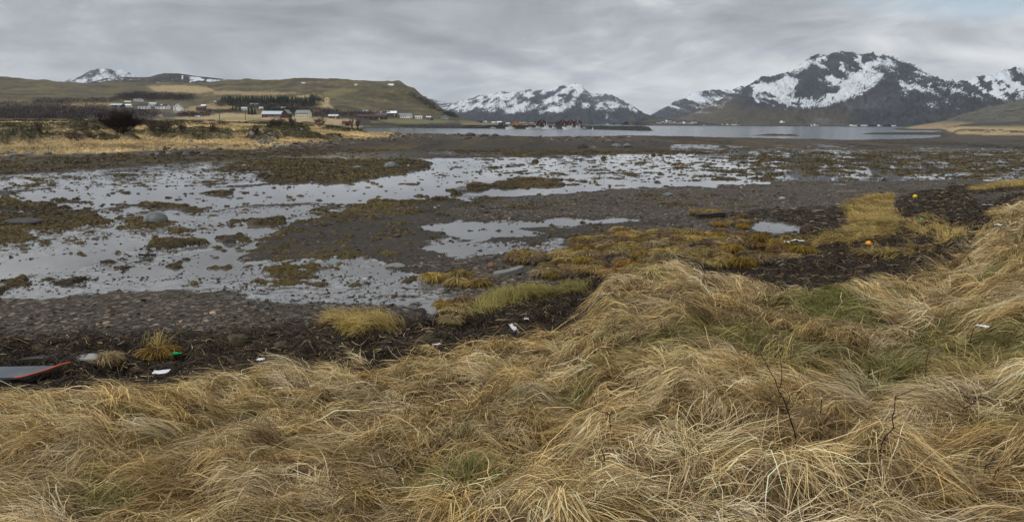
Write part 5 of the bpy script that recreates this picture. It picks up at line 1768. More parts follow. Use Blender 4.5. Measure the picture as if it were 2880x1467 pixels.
# ---- houses along the far shore under the peaks (white specks)
fs = Z4([(130, 592), (150, 580), (172, 588), (190, 578), (205, 592), (228, 585), (245, 594), (262, 588), (285, 594), (300, 590), (318, 594), (345, 590), (362, 586), (560, 604), (590, 602), (632, 602), (655, 604), (1160, 608), (1178, 609),
         (1418, 614), (1440, 613), (1500, 611), (1512, 613), (1608, 614), (955, 584), (1700, 618)])
hp = None
for k, (px, py) in enumerate(fs):
    Yd = 3050.0 if px < 2400 else 2900.0
    X = at_depth(px, py, Yd)[0]
    zz = max(at_depth(px, py, Yd)[1], 1.5)
    sc = 11 if k % 3 else 15
    q = [(-.5, 0), (.5, 0), (.5, .42), (0, .7), (-.5, .42)]
    if hp is None:
        hp = empty('house', (0, 0, 0), 0, 'white house, a speck on the far shore under the peaks', 'house', 'houses along the far shore')
        w_ = MB().add([(-.7, u, v) for u, v in q] + [(.7, u, v) for u, v in q], [(4, 3, 2, 1, 0), (5, 6, 7, 8, 9), (0, 1, 6, 5), (1, 2, 7, 6), (4, 0, 5, 9), (2, 3, 8, 7), (3, 4, 9, 8)]).build('wall', MW, hp)
        r_ = MB().add([(s_x, u, v) for s_x in (-.75, .75) for u, v in ((-.58, .38), (0, .73), (.58, .38), (0, .78))], [(0, 1, 3), (1, 2, 3), (7, 5, 4), (7, 6, 5), (0, 3, 7, 4), (3, 2, 6, 7), (0, 4, 5, 1), (1, 5, 6, 2)]).build('roof', MSLATE, hp)
        o = hp
    else:
        o = hp.copy()
        COL.objects.link(o)
        for ch in (w_, r_):
            c_ = ch.copy()
            c_.parent = o
            COL.objects.link(c_)
    o.location = (X, Yd, zz - 1)
    o.scale = (sc, sc, sc)
    o.rotation_euler = (0, 0, .4 * (k % 5 - 2))
    # a low ledge of the shore carries it
    if zz > 4: o.location.z = zz - 1

# ---- utility poles
pr = None
for (px, yt, yb_, lab) in ((26, 275, 294, 'leftmost wooden utility pole above the dark thicket'), (161, 281, 306, 'utility pole standing in the dark thicket on the left'), (289, 281, 295, 'short looking utility pole left of the village'),
                           (392, 312, 337, 'utility pole right behind the biggest bare bush'), (535, 314, 332, 'utility pole by the hut on the field'), (618, 316, 340, 'utility pole between the field hut and the red barn'),
                           (691, 313, 339, 'utility pole just left of the red barn'), (1002, 283, 298, 'utility pole on the green hillside')):
    X, Y, z = spot(px, yb_, 350, 1500)
    H = (yb_ - yt) * Y / F + .3
    r = empty('utility_pole', (X, Y, z - .3), .2, lab, 'utility pole', 'utility poles across the farmland')
    MB().tube((0, 0, 0), (0, 0, H), .24, .17, 6).build('pole', MWOOD, r)
    MB().box(-1.1, 1.1, -.09, .09, H - .75, H - .55).build('crossarm', MWOOD, r)


# ---- bare shrubs and trees
def branches(seed, H, R, n0, depth=4, lean=.55, droop=0.0, r0=.05, up=.5):
    rn = random.Random(seed)
    segs = []

    def grow(p, d, L, r, k):
        steps = 3
        for s_ in range(steps):
            d2 = (d + Vector((rn.gauss(0, .14), rn.gauss(0, .14), rn.gauss(0, .08) + .05 * up))).normalized()
            p2 = p + d2 * (L / steps)
            segs.append((p, p2, r, r * .84, k))
            if k < depth:
                for _ in range(rn.choice((1, 2, 2)) if s_ or k else 1):
                    a = rn.uniform(0, 6.28)
                    sd = Vector((math.cos(a), math.sin(a), rn.uniform(.0, .8))).normalized()
                    grow(p2, (d2 * .75 + sd * .6).normalized(), L * rn.uniform(.45, .68), r * .55, k + 1)
            p, d, r = p2, d2, r * .84
    for i in range(n0):
        a = 6.28 * i / n0 + rn.uniform(-.3, .3)
        rad = rn.uniform(.1, 1) * lean
        d = Vector((math.cos(a) * rad * R / H * 1.6, math.sin(a) * rad * R / H * 1.6, 1)).normalized()
        grow(Vector((math.cos(a) * .15, math.sin(a) * .15, -.1)), d, H * rn.uniform(.5, .72), r0 * rn.uniform(.7, 1.1), 0)
    return segs


def seg_mesh(segs):
    n = len(segs)
    P0 = np.array([s_[0] for s_ in segs]); P1 = np.array([s_[1] for s_ in segs])
    r0, r1 = np.array([s_[2] for s_ in segs]), np.array([s_[3] for s_ in segs])
    t = P1 - P0
    t /= np.linalg.norm(t, axis=1, keepdims=True) + 1e-9
    ref = np.where(np.abs(t[:, 2:3]) > .9, np.array([[1., 0, 0]]), np.array([[0, 0, 1.]]))
    a = np.cross(t, ref); a /= np.linalg.norm(a, axis=1, keepdims=True)
    b = np.cross(t, a)
    V = np.zeros((n, 6, 3))
    for k in range(3):
        th = 2 * math.pi * k / 3
        o_ = a * math.cos(th) + b * math.sin(th)
        V[:, k] = P0 + o_ * r0[:, None]
        V[:, 3 + k] = P1 + o_ * r1[:, None]
    q = np.array([(0, 1, 4, 3), (1, 2, 5, 4), (2, 0, 3, 5)])
    return V.reshape(-1, 3), ((np.arange(n) * 6)[:, None, None] + q[None]).reshape(-1, 4)


def shrub(px, pb, pt, wpx, label, seed, n0=9, depth=3, mat=None, ymin=110, ymax=900, rmin=.014, lean=.9):
    X, Y, z = spot(px, pb, ymin, ymax)
    H, R = (pb - pt) * Y / F, wpx * Y / F / 2
    segs = branches(seed, H, R, n0, depth, lean, r0=.03 + H * .012)
    zz = np.array([s_[1].z for s_ in segs])
    xx = np.array([abs(s_[1].x) for s_ in segs])
    kz, kx = H / np.percentile(zz, 99.3), R / max(np.percentile(xx, 98), .1)
    kx = min(kx, kz * 1.6)
    f = lambda p: Vector((p.x * kx, p.y * kx, p.z * kz))
    rm = rmin * Y / 150
    segs = [(f(s_[0]), f(s_[1]), max(s_[2], rm), max(s_[3], rm * .8), s_[4]) for s_ in segs]
    root = empty('bare_shrub', (X, Y, z - .1), 0, label, 'shrub', 'bare shrubs on the shore meadow')
    for nm, ks, mt in (('stem', (0,), MBARK), ('twigs', (1, 2, 3, 4), mat or MBARK2)):
        ss = [s_ for s_ in segs if s_[4] in ks]
        if ss:
            V, Q = seg_mesh(ss)
            np_mesh(nm, V, Q, mt, smooth=False, parent=root)
    return root


MBIG = paint('dark_purple_twigs', (.030, .018, .018), rough=.9, scale=10)
shrub(345, 375, 315, 92, 'biggest and darkest bare bush on the meadow', 1, 20, 4, MBIG, rmin=.018)
shrub(117, 378, 335, 62, 'wide bare grey shrub left of the dark bush', 2, 10, 3)
shrub(427, 367, 331, 44, 'loose fan shaped bare shrub right of the dark bush', 3, 8, 3)
shrub(463, 369, 335, 56, 'dense bare shrub between two thinner ones', 4, 13, 3)
shrub(513, 371, 344, 30, 'thin bare shrub right of the dense shrub', 5, 6, 3)
shrub(599, 369, 345, 28, 'small bare shrub apart on the heather', 6, 6, 3)
shrub(217, 394, 368, 50, 'low reddish bare shrub on the dark heather', 7, 10, 3)
shrub(254, 390, 364, 44, 'low bare shrub beside the reddish one', 8, 9, 3)
shrub(720, 377, 352, 26, 'bare shrub growing over a pale boulder', 9, 8, 3)
shrub(768, 356, 333, 28, 'left one of two bare shrubs before the red barn', 10, 8, 3)
shrub(787, 356, 331, 40, 'right and taller of two bare shrubs before the red barn', 11, 11, 3)
shrub(821, 354, 331, 24, 'bare shrub before the cream house', 12, 7, 3)
shrub(899, 356, 330, 34, 'bare shrub right of the cream house near the inlet', 13, 9, 3)
shrub(991, 363, 334, 14, 'slim bare sapling beside the dark red boathouse', 14, 4, 3)
shrub(1006, 364, 334, 16, 'slim bare sapling nearest the inlet water', 15, 4, 3)
shrub(272, 366, 352, 22, 'small bare shrub close to the left of the darkest bush', 16, 6, 3)
shrub(240, 357, 340, 22, 'faint thin shrub far back on the golden meadow', 17, 5, 3)

# ---- woods: bare birch thickets, spruce plantation
TH = []


def thicket(poly, n, hgt, w, col, ymin, ymax, nf=16, lo=0.0):
    P = np.array(poly, float)
    bx = rng.uniform(P[:, 0].min(), P[:, 0].max(), n * 4)
    by = rng.uniform(P[:, 1].min(), P[:, 1].max(), n * 4)
    ins = np.zeros(len(bx), bool)
    for i in range(len(P)):
        ax, ay = P[i]; cx_, cy_ = P[(i + 1) % len(P)]
        if ay == cy_: continue
        ins ^= ((ay > by) != (cy_ > by)) & (bx < (cx_ - ax) * (by - ay) / (cy_ - ay) + ax)
    bx, by = bx[ins][:n], by[ins][:n]
    X, Y, Zg = hit(bx, by, ymin=ymin, ymax=ymax, n=300)
    idx = np.repeat(np.arange(len(X)), nf)
    N = len(idx)
    hh = hgt * rng.uniform(.55, 1.2, len(X))[idx]
    root = np.stack([X[idx] + rng.normal(0, w * .5, N), Y[idx] + rng.normal(0, w * .5, N), Zg[idx] + rng.random(N) ** .9 * hh * .75 + lo], -1)
    c = np.array([col]) * np.clip(rng.normal(1, .35, N), .35, 2)[:, None] * rng.uniform(.55, 1.5, len(X))[idx][:, None] * np.where(rng.random(len(X))[idx] < .25, 1.7, 1)[:, None]
    TH.append(strands('b', root, rng.uniform(0, 6.28, N), rng.uniform(.3, 1.5, N), hh * rng.uniform(.25, .55, N), np.interp(Y[idx], [150, 1200], [.09, .55]) * rng.uniform(.6, 1.4, N), c, 3, ground=False, curl=.3, e1=.6, flat=1.0))


PB, PB2 = (.042, .031, .031), (.060, .044, .038)
thicket([(-5, 306), (120, 303), (230, 305), (330, 310), (440, 316), (455, 332), (400, 336), (-5, 338)], 640, 5.0, 4, PB, 420, 900)
thicket([(-5, 292), (150, 288), (300, 300), (330, 312), (-5, 312)], 250, 5.0, 5, PB2, 500, 1100)
thicket([(330, 274), (380, 266), (545, 272), (548, 282), (400, 284), (330, 282)], 420, 9.0, 8, PB, 900, 1600)
thicket([(100, 283), (330, 278), (330, 288), (100, 292)], 180, 5, 6, PB2, 800, 1500)
thicket([(500, 321), (590, 318), (590, 330), (505, 332)], 130, 4, 4, PB, 450, 1000)
thicket([(560, 311), (680, 312), (680, 318), (560, 318)], 120, 4, 4, PB2, 600, 1100)
thicket([(610, 290), (690, 290), (830, 300), (900, 296), (900, 302), (700, 306), (610, 300)], 260, 7, 7, PB2, 900, 1500)
thicket([(800, 312), (870, 308), (950, 318), (1010, 322), (1050, 322), (1050, 332), (960, 332), (880, 330), (820, 326)], 330, 7, 6, (.050, .040, .038), 700, 1300)
thicket([(740, 308), (830, 310), (845, 322), (760, 322)], 120, 8, 6, (.026, .028, .022), 800, 1300)
thicket([(1150, 262), (1215, 292), (1262, 322), (1250, 326), (1190, 296), (1140, 262)], 150, 6, 6, (.030, .032, .022), 1000, 1700)
thicket([(1260, 318), (1290, 329), (1285, 334), (1262, 328)], 50, 6, 5, (.028, .030, .022), 900, 1500)
thicket([(880, 275), (910, 282), (905, 290), (870, 285)], 60, 9, 6, (.028, .030, .020), 900, 1600)
thicket([(0, 330), (250, 334), (250, 338), (0, 337)], 160, 3, 4, PB, 380, 700)
V, Q, C = join(TH)
tag(np_mesh('birch_woods', V, Q, GRM, {'col': C}, smooth=False), 'dark leafless birch thickets across the farmland and hill foot', 'woods', kind='stuff')


def spruce_geo(rn, H, R):
    v, f = [], []
    tiers = 7
    for t_ in range(tiers):
        z0, z1 = H * (.06 + .9 * t_ / tiers), H * (.06 + .9 * (t_ + 1.9) / tiers)
        z1 = min(z1, H)
        r = R * (1 - t_ / tiers) ** .85
        n = 9
        b = len(v)
        for i in range(n):
            a = 6.283 * i / n + rn.uniform(-.2, .2)
            k = r * rn.uniform(.65, 1.2)
            v.append((k * math.cos(a), k * math.sin(a), z0 + rn.uniform(-.06, .05) * H))
        v.append((rn.uniform(-.04, .04) * R, rn.uniform(-.04, .04) * R, z1))
        f += [(b + i, b + (i + 1) % n, b + n) for i in range(n)]
    return v, f


MSPR = simple('spruce_needles', (.016, .026, .014), rough=.8, var=.5, scale=.9)
rn_ = random.Random(5)
m = MB()
for poly, n, H in (((640, 834, 290, 297), 150, 13), ((836, 886, 290, 299), 40, 12), ((622, 645, 284, 292), 20, 10)):
    for _ in range(n):
        px, py = rn_.uniform(poly[0], poly[1]), rn_.uniform(poly[2], poly[3])
        X, Y, z = spot(px, py, 950, 1500)
        v, f = spruce_geo(rn_, H * rn_.uniform(.75, 1.15), H * .2)
        m.add([(a + X, b + Y, c + z - .3) for a, b, c in v], f)
tag(m.build('spruce_forest', MSPR), 'dark green spruce plantation in a straight band on the hillside', 'woods', kind='stuff')
for k, (px, py, hp_, lab) in enumerate(((655, 310, 15, 'dark spruce at the left of the village clump'), (664, 311, 17, 'dark spruce second in the village clump'), (675, 310, 13, 'short dark spruce left of the white house'),
                                     (700, 322, 22, 'broad dark spruce in front of the white houses'), (709, 323, 25, 'tallest dark spruce left of the red barn'), (718, 322, 20, 'dark spruce nearest to the red barn'),
                                     (752, 316, 13, 'dark conifer behind the red barn roof'), (838, 314, 12, 'dark conifer behind the cream house'))):
    X, Y, z = spot(px, py, 700, 1300)
    H = hp_ * Y / F
    r = empty('spruce_tree', (X, Y, z - .2), 0, lab, 'tree', 'spruces in the village')
    MB().tube((0, 0, 0), (0, 0, H * .5), .25, .12, 6).build('trunk', MBARK, r)
    v, f = spruce_geo(rn_, H, H * .27)
    MB().add(v, f).build('crown', MSPR, r)


# ---- rocks
def rock_obj(name, px, pb, wpx, hpx, mat, label, seed, ymin=1.6, ymax=600, depth=.8, sink=.25, rz=None, sharp=1.0, group=None, tilt=(0, 0)):
    X, Y, z = spot(px, pb, ymin, ymax)
    W_, H = wpx * Y / F / 2, hpx * Y / F
    rn = np.random.default_rng(seed)
    bm_v, bm_f = [], []
    nu_, nv = 18, 11
    ph = np.linspace(0, 2 * np.pi, nu_, endpoint=False)
    th = np.linspace(.02, np.pi - .02, nv)
    TT, PP = np.meshgrid(th, ph, indexing='ij')
    d = np.stack([np.sin(TT) * np.cos(PP), np.sin(TT) * np.sin(PP), np.cos(TT)], -1)
    k = np.ones(TT.shape)
    for _ in range(9):                    # cut facets
        nrm = rn.normal(0, 1, 3); nrm /= np.linalg.norm(nrm)
        off = rn.uniform(.62, .92)
        dd = d @ nrm
        k = np.where(dd > .05, np.minimum(k, off / np.maximum(dd, .05) * 1.0), k)
    k = 1 + (k - 1) * sharp
    k *= 1 + (fbm(d[..., 0] * 2.5 + d[..., 2] + seed, d[..., 1] * 2.5 - d[..., 2], 3, seed) - .5) * .22
    P = d * k[..., None] * np.array([W_, W_ * depth, H * .75])
    Vv = P.reshape(-1, 3)
    Vv[:, 2] += H * (1 - .75) - H * sink * .3
    i, j = np.meshgrid(np.arange(nv - 1), np.arange(nu_), indexing='ij')
    a, b = i * nu_ + j, i * nu_ + (j + 1) % nu_
    Q = np.stack([a, a + nu_, b + nu_, b], -1).reshape(-1, 4)
    z = min(z, float(gz(X, Y + W_ * depth * .6)) + .05 * H) - H * .10
    o = np_mesh(name, Vv, Q, mat, smooth=False, loc=(X, Y + W_ * depth * .6, z))
    o.rotation_euler = (tilt[0], tilt[1], rn.uniform(-.4, .4) if rz is None else rz)
    return tag(o, label, 'rock' if name in ('boulder', 'rock') else name.split('_')[-1], group)


RG = simple('grey_boulder', (.13, .14, .135), rough=.8, var=.5, scale=3)
RD = simple('dark_boulder', (.050, .046, .042), rough=.8, var=.55, scale=3)
RL = simple('pale_boulder', (.30, .30, .28), rough=.85, var=.4, scale=3)
RR = simple('red_brown_stone', (.17, .075, .045), rough=.75, var=.4, scale=6)
RP = simple('purple_brown_rock', (.055, .032, .030), rough=.7, var=.4, scale=5)
RK = simple('weed_covered_rock', (.050, .036, .014), rough=.7, var=.7, scale=9)
RS_ = simple('slate_slab', (.17, .165, .15), rough=.7, var=.25, scale=4)
rock_obj('boulder', 430, 624, 72, 33, RG, 'large rounded grey boulder bedded in seaweed on the left flats', 21, 14, 90, sharp=.6)
rock_obj('boulder', 712, 634, 46, 20, RK, 'rounded seaweed covered boulder right of the grey one', 22, 14, 90, sharp=.5)
rock_obj('boulder', 643, 688, 42, 22, RD, 'dark angular rock standing on the mud', 23, 14, 90)
rock_obj('boulder', 50, 628, 110, 18, RD, 'flat dark rock amid seaweed at the left edge', 24, 14, 90, sharp=.7)
rock_obj('boulder', 1101, 470, 46, 17, RG, 'grey rock on the seaweed tongue beside the pool', 25, 40, 200)
rock_obj('rock', 1006, 472, 30, 8, RG, 'low grey rock left of the rock on the seaweed tongue', 26, 40, 200)
rock_obj('rock', 1148, 468, 12, 6, RL, 'small pale stone at the tip of the seaweed tongue', 27, 40, 200)
rock_obj('boulder', 1638, 417, 34, 20, RD, 'dark shaggy rock standing on the far kelp bank', 28, 70, 260)
rock_obj('boulder', 1672, 418, 18, 10, RG, 'small grey rock right of the dark shaggy one', 29, 70, 260)
rock_obj('boulder', 1735, 413, 32, 11, RG, 'left half of the pale grey slab on the far kelp bank', 30, 70, 260, sharp=.7)
rock_obj('boulder', 1765, 412, 28, 11, RG, 'right half of the pale grey slab on the far kelp bank', 31, 70, 260, sharp=.7)
rock_obj('boulder', 1322, 382, 34, 11, RD, 'rounded dark skerry rock on the outer kelp edge', 32, 150, 420, sharp=.5)
rock_obj('rock', 1362, 383, 26, 8, RD, 'second dark skerry rock right of the larger one', 33, 150, 420, sharp=.5)
rock_obj('rock', 1393, 383, 22, 8, RD, 'third dark skerry rock on the outer kelp edge', 34, 150, 420, sharp=.5)
rock_obj('rock', 1505, 456, 22, 11, RK, 'small brown rock standing in the middle of the pool', 35, 40, 200, sharp=.5)
rock_obj('rock', 1697, 448, 16, 12, RK, 'small dark rock at the far side of the pool', 36, 40, 200, sharp=.5)
rock_obj('rock', 1838, 438, 14, 9, RK, 'small brown rock in the far right pool', 37, 40, 200, sharp=.5)
rock_obj('rock', 2275, 652, 42, 27, RP, 'dark red brown pointed rock beside the puddle', 38, 14, 80)
rock_obj('rock', 2201, 560, 20, 9, RL, 'pale rounded stone on the shingle bar', 39, 20, 120, sharp=.5)
rock_obj('rock', 1828, 650, 36, 13, RD, 'dark flat rock above the ochre tussocks', 40, 14, 80)
rock_obj('rock', 1116, 666, 30, 10, RD, 'dark flat stone on the mud left of the narrow pool', 41, 14, 80)
rock_obj('rock', 1381, 748, 24, 12, RR, 'rust red stone beside the grey slab', 42, 12, 60, sharp=.6)
rock_obj('rock', 1425, 716, 26, 9, RD, 'dark stone behind the left tussock patch', 43, 12, 60)
rock_obj('rock', 1191, 975, 84, 42, RK, 'dark mossy rock at the edge of the wrack', 44, 8, 30, sharp=.6)
rock_obj('rock', 238, 1017, 70, 24, RL, 'pale lichen covered rock on the wrack at the left', 45, 7, 25, sharp=.7)
rock_obj('rock', 2204, 752, 24, 14, RG, 'grey green stone at the foot of the tussocks', 46, 10, 40)
rock_obj('rock', 1240, 942, 28, 12, RG, 'small grey stone above the mossy rock', 47, 8, 30)
rock_obj('rock', 1295, 536, 40, 10, RG, 'grey rock at the near rim of the pool', 48, 30, 120, sharp=.7)
rock_obj('rock', 1365, 598, 22, 8, RD, 'dark stone on the near side of the shingle bar', 49, 20, 100)
rock_obj('rock', 1223, 585, 10, 6, RL, 'tiny pale stone on the weedy bar', 50, 20, 100)
rock_obj('rock', 2300, 597, 34, 8, RL, 'flat pale stone by the wrack above the puddle', 51, 15, 90, sharp=.7)
rock_obj('rock', 2390, 598, 16, 6, RG, 'flat grey stone right of the pale one', 52, 15, 90, sharp=.7)
rock_obj('rock', 1880, 549, 30, 9, RG, 'grey flat stone on the right part of the bar', 53, 20, 120, sharp=.7)
rock_obj('rock', 1110, 752, 60, 12, RS_, 'greenish flat slab on the mud left of the grey slab', 54, 10, 60, sharp=.5, rz=.2)
rock_obj('rock', 1270, 755, 18, 8, RD, 'small dark stone between the slabs', 55, 10, 60)
# heaps of rocks along the left shore
for k, (px, pb, w, h) in enumerate(((440, 436, 22, 10), (455, 432, 18, 12), (463, 422, 14, 12), (472, 435, 20, 9), (490, 433, 24, 11), (508, 431, 16, 9), (522, 436, 20, 12), (536, 433, 18, 13), (552, 432, 20, 9), (568, 434, 14, 7), (428, 434, 12, 6), (500, 437, 12, 7))):
    rock_obj('rock', px, pb, w, h, RD if k % 3 else RG, 'dark rock in the left heap on the shore', 100 + k, 75, 200, group='rocks heaped on the left shore')
for k, (px, pb, w, h) in enumerate(((704, 392, 20, 12), (724, 404, 26, 12), (738, 399, 22, 10), (750, 408, 24, 11), (762, 402, 20, 14), (774, 410, 26, 10), (778, 392, 16, 14), (790, 413, 18, 8), (800, 404, 16, 9), (735, 414, 14, 6), (812, 410, 18, 7), (716, 410, 16, 7), (758, 417, 12, 6))):
    rock_obj('rock', px, pb, w, h, RG if k % 3 else RD, 'grey rock in the right heap beside the golden grass', 130 + k, 75, 260, group='rocks heaped beside the golden grass')
rock_obj('boulder', 709, 377, 14, 13, RL, 'pale upright boulder under a bare shrub', 160, 90, 300)
rock_obj('boulder', 738, 375, 10, 8, RL, 'small whitish boulder right of the upright pale one', 161, 90, 300)
rock_obj('boulder', 757, 380, 18, 10, RG, 'grey boulder on the meadow edge above the right heap', 162, 90, 300)
rock_obj('boulder', 535, 400, 14, 9, RG, 'lone grey boulder on the golden grass', 163, 90, 300)
rock_obj('boulder', 545, 412, 20, 8, RG, 'low grey boulder at the lower edge of the golden grass', 164, 80, 300)
rock_obj('boulder', 848, 368, 12, 9, RG, 'grey boulder on the dark heather near the inlet', 165, 90, 300)
rock_obj('boulder', 905, 375, 18, 8, RG, 'pair like grey boulder near the land tip', 166, 90, 350)
rock_obj('boulder', 1100, 384, 20, 8, RD, 'dark boulder at the tip of the golden land', 167, 120, 350)
rock_obj('boulder', 993, 405, 14, 7, RG, 'grey boulder on the dark shore gravel', 168, 90, 300)
rock_obj('boulder', 30, 438, 30, 8, RG, 'flat grey boulder on the shore at the far left', 169, 70, 250)
rock_obj('boulder', 75, 436, 24, 9, RG, 'grey boulder right of the flat one at the far left', 170, 70, 250)
rock_obj('boulder', 265, 442, 30, 7, RD, 'dark low boulder below the golden grass', 171, 70, 250)
rock_obj('boulder', 312, 441, 24, 7, RD, 'second dark low boulder below the golden grass', 172, 70, 250)
# skerry in the sound
Xs, Ys = [float(q) for q in at_z(2160, 381.5, -1)]
V = []
nn = 40
for i in range(nn):
    t_ = i / (nn - 1) * 2 - 1
    hgt = .95 * max(0, 1 - (t_ - .35) ** 2 * 1.2) * (.6 + .6 * vnoise(np.array([i * .5]), np.array([2.]), 5)[0]) + .05 - .35 * (abs(t_) > .93)
    for (o_, z_) in ((-1.6, -.5), (-.8, .35), (0, 1.0), (.9, .5), (1.8, -.5)):
        V.append((t_ * 17.5, o_ * (1.2 - t_ * t_) * 2 + rng.normal(0, .1), z_ * hgt if z_ > 0 else z_))
i, j = np.meshgrid(np.arange(nn - 1), np.arange(4), indexing='ij')
a = i * 5 + j
tag(np_mesh('skerry', V, np.stack([a, a + 5, a + 6, a + 1], -1).reshape(-1, 4), RK, smooth=False, loc=(Xs, Ys, -1)), 'long low weed covered skerry just off the kelp bank', 'skerry')

# slab, planks, log
MPLANK = simple('wet_dark_plank', (.030, .026, .022), rough=.6, var=.4, scale=6)
MLOGW = simple('bleached_wood', (.22, .18, .13), rough=.85, var=.35, scale=8)


def plank(px, pb, L, W_, H, rz, mat, label, name='plank', tilt=0.0, ymin=6, ymax=150, lift=0.0, cat='plank'):
    X, Y, z = spot(px, pb, ymin, ymax)
    m = MB()
    rings = []
    for k in range(9):
        x_ = -L / 2 + L * k / 8
        j = 1 + random.uniform(-.05, .05)
        b = .015 * math.sin(k * 1.3)
        rings.append([(x_, -W_ / 2 * j, b), (x_, W_ / 2 * j, b), (x_, W_ / 2 * j * .94, H + b), (x_, -W_ / 2 * j * .94, H + b)])
    o = m.loft(rings).build(name, mat, None, (X, Y, z + .01 + lift))
    o.rotation_euler = (0, tilt, rz)
    return tag(o, label, cat)


plank(415, 720, .62, .09, .07, .12, MPLANK, 'short dark plank lying on the wet mud', ymin=14)
plank(1998, 612, 1.5, .32, .22, .25, MPLANK, 'dark wet plank at the edge of the shingle', tilt=-.04, ymin=15)
plank(2391, 541, 1.8, .22, .12, .03, MLOGW, 'pale driftwood log lying on the shingle bar', 'driftwood_log', ymin=20, cat='log')
plank(590, 412, 4.2, .22, .15, .12, MLOGW, 'long pale driftwood pole on the golden grass', 'driftwood_pole', ymin=80, ymax=250, cat='log', lift=.25)
plank(60, 1022, 1.35, .14, .07, .05, MPLANK, 'black plank above the grey board at the left', ymin=7, lift=.03)
plank(2120, 625, .5, .2, .08, .4, MPLANK, 'small dark board left of the puddle', ymin=14)
# long grey slab on the shingle
X0, Y0_, z0 = spot(1430, 772, 10, 60)
rings = []
for k in range(8):
    t_ = k / 7
    x_ = -.52 + 1.04 * t_
    wd = .17 * (1 - (2 * t_ - 1) ** 4 * .7) + .02 * math.sin(5 * t_)
    zz = .02 + .16 * t_
    rings.append([(x_, -wd, zz - .14), (x_, wd, zz - .14), (x_, wd * .9, zz + .03 + .02 * math.sin(9 * t_)), (x_, 0, zz + .06), (x_, -wd * .9, zz + .02)])
o = MB().loft(rings).build('stone_slab', RS_, None, (X0, Y0_, z0 + .03))
o.rotation_euler = (0, 0, .42)
tag(o, 'long tilted grey stone slab on the shingle', 'slab')

# ---- flotsam
MYEL = paint('yellow_plastic', (.62, .47, .02), rough=.35, var=.12)
MORG = paint('orange_plastic', (.85, .32, .01), rough=.35, var=.1)
MGRN = paint('green_plastic', (.0, .38, .13), rough=.35, var=.1)
MPLA = paint('white_plastic', (.60, .61, .62), rough=.5, var=.35, scale=14)
MBOARD = paint('grey_board', (.085, .095, .11), rough=.55, var=.25)
MROPE = paint('orange_rope', (.50, .09, .025), rough=.7, var=.2)


def ball(r, n=16, flat=1.0):
    m = MB()
    rings = []
    for i in range(1, 10):
        a = math.pi * i / 10
        rings.append([(r * math.sin(a) * math.cos(2 * math.pi * k / n), r * math.sin(a) * math.sin(2 * math.pi * k / n), r * flat * math.cos(a)) for k in range(n)])
    return m.loft(rings)


for px, py, dpx, mt, lab in ((2442, 690, 17, MORG, 'orange fishing float half sunk in the dark wrack'), (2573, 556, 12, MYEL, 'yellow fishing float at the edge of the wrack')):
    X, Y, z = spot(px, py, 12, 120)
    r = dpx * Y / F / 2
    root = empty('fishing_float', (X, Y, z + r * .55), .3, lab, 'fishing float')
    ball(r).build('body', mt, root, smooth=True)
    MB().tube((r * .8, 0, r * .1), (r * 1.35, 0, r * .05), r * .28, r * .22, 8).build('eye', mt, root)


def sheet(px, py, w, d, mat, label, seed, crump=.25, rz=0.0, ymin=5, ymax=80, lift=.05, tilt=0.0, name='plastic_bag', cat='litter'):
    X, Y, z = spot(px, py, ymin, ymax)
    n = 11
    gx, gy = np.meshgrid(np.linspace(-.5, .5, n), np.linspace(-.5, .5, n), indexing='ij')
    ed = 1 + (fbm(gx * 3 + seed, gy * 3, 2, seed) - .5) * .7
    zz = (fbm(gx * 4 + seed, gy * 4 + 7, 3, seed + 3) - .4) * crump * max(w, d)
    ca, sa = math.cos(rz), math.sin(rz)
    x_, y_ = gx * w * ed, gy * d * ed
    V = np.stack([X + x_ * ca - y_ * sa, Y + x_ * sa + y_ * ca, z + lift + zz + y_ * tilt], -1)
    Vb = V - np.array([0, 0, .006])
    i, j = np.meshgrid(np.arange(n - 1), np.arange(n - 1), indexing='ij')
    a = i * n + j
    q = np.stack([a, a + n, a + n + 1, a + 1], -1).reshape(-1, 4)
    return tag(np_mesh(name, np.vstack([V.reshape(-1, 3), Vb.reshape(-1, 3)]), np.vstack([q, q[:, ::-1] + n * n]), mat, smooth=False), label, cat)


sheet(1444, 944, .10, .22, MPLA, 'torn white plastic bag lying in the dark wrack', 3, .45, .5, lift=.16, tilt=.35)
sheet(1480, 910, .09, .08, MPLA, 'small white plastic scrap above the torn bag', 4, .3, lift=.12)
sheet(455, 1082, .26, .13, MPLA, 'flat white plastic sheet at the edge of the grass', 5, .04, .2, lift=.24, tilt=.10, name='plastic_sheet')
sheet(735, 1036, .12, .09, MPLA, 'small white scrap on the wrack at the left', 6, .2, lift=.18)
sheet(1026, 788, .13, .1, MPLA, 'white scrap alone on the dark shingle', 7, .15, lift=.06, ymin=10)
sheet(2756, 974, .11, .08, MPLA, 'crumpled white scrap in the grass at the right', 8, .3, lift=.25)
sheet(2229, 708, .62, .3, MPLA, 'dirty white plastic draped over a grass tussock', 9, .3, .4, lift=.36, tilt=-.25, ymin=12)
sheet(2778, 584, .5, .2, MPLA, 'white plastic strip by the dry grass at the right edge', 10, .15, .1, lift=.15, ymin=14)
sheet(2812, 650, .3, .2, MPLA, 'white scrap lower on the right edge of the wrack', 11, .2, lift=.2, ymin=12)
sheet(1230, 1000, .16, .05, MPLA, 'thin white strip lying right of the mossy rock', 12, .2, .3, lift=.2)
sheet(2593, 625, .24, .2, MGRN, 'green plastic scrap in the big wrack bed', 13, .5, lift=.14, ymin=12)
X, Y, z = spot(494, 1012, 7, 25)
bt = empty('plastic_bottle', (X, Y, z + .13), .25, 'bright green plastic bottle on the wrack', 'bottle')
m = MB()
prof = [(-.12, .02), (-.115, .034), (-.02, .036), (.03, .034), (.07, .018), (.09, .014)]
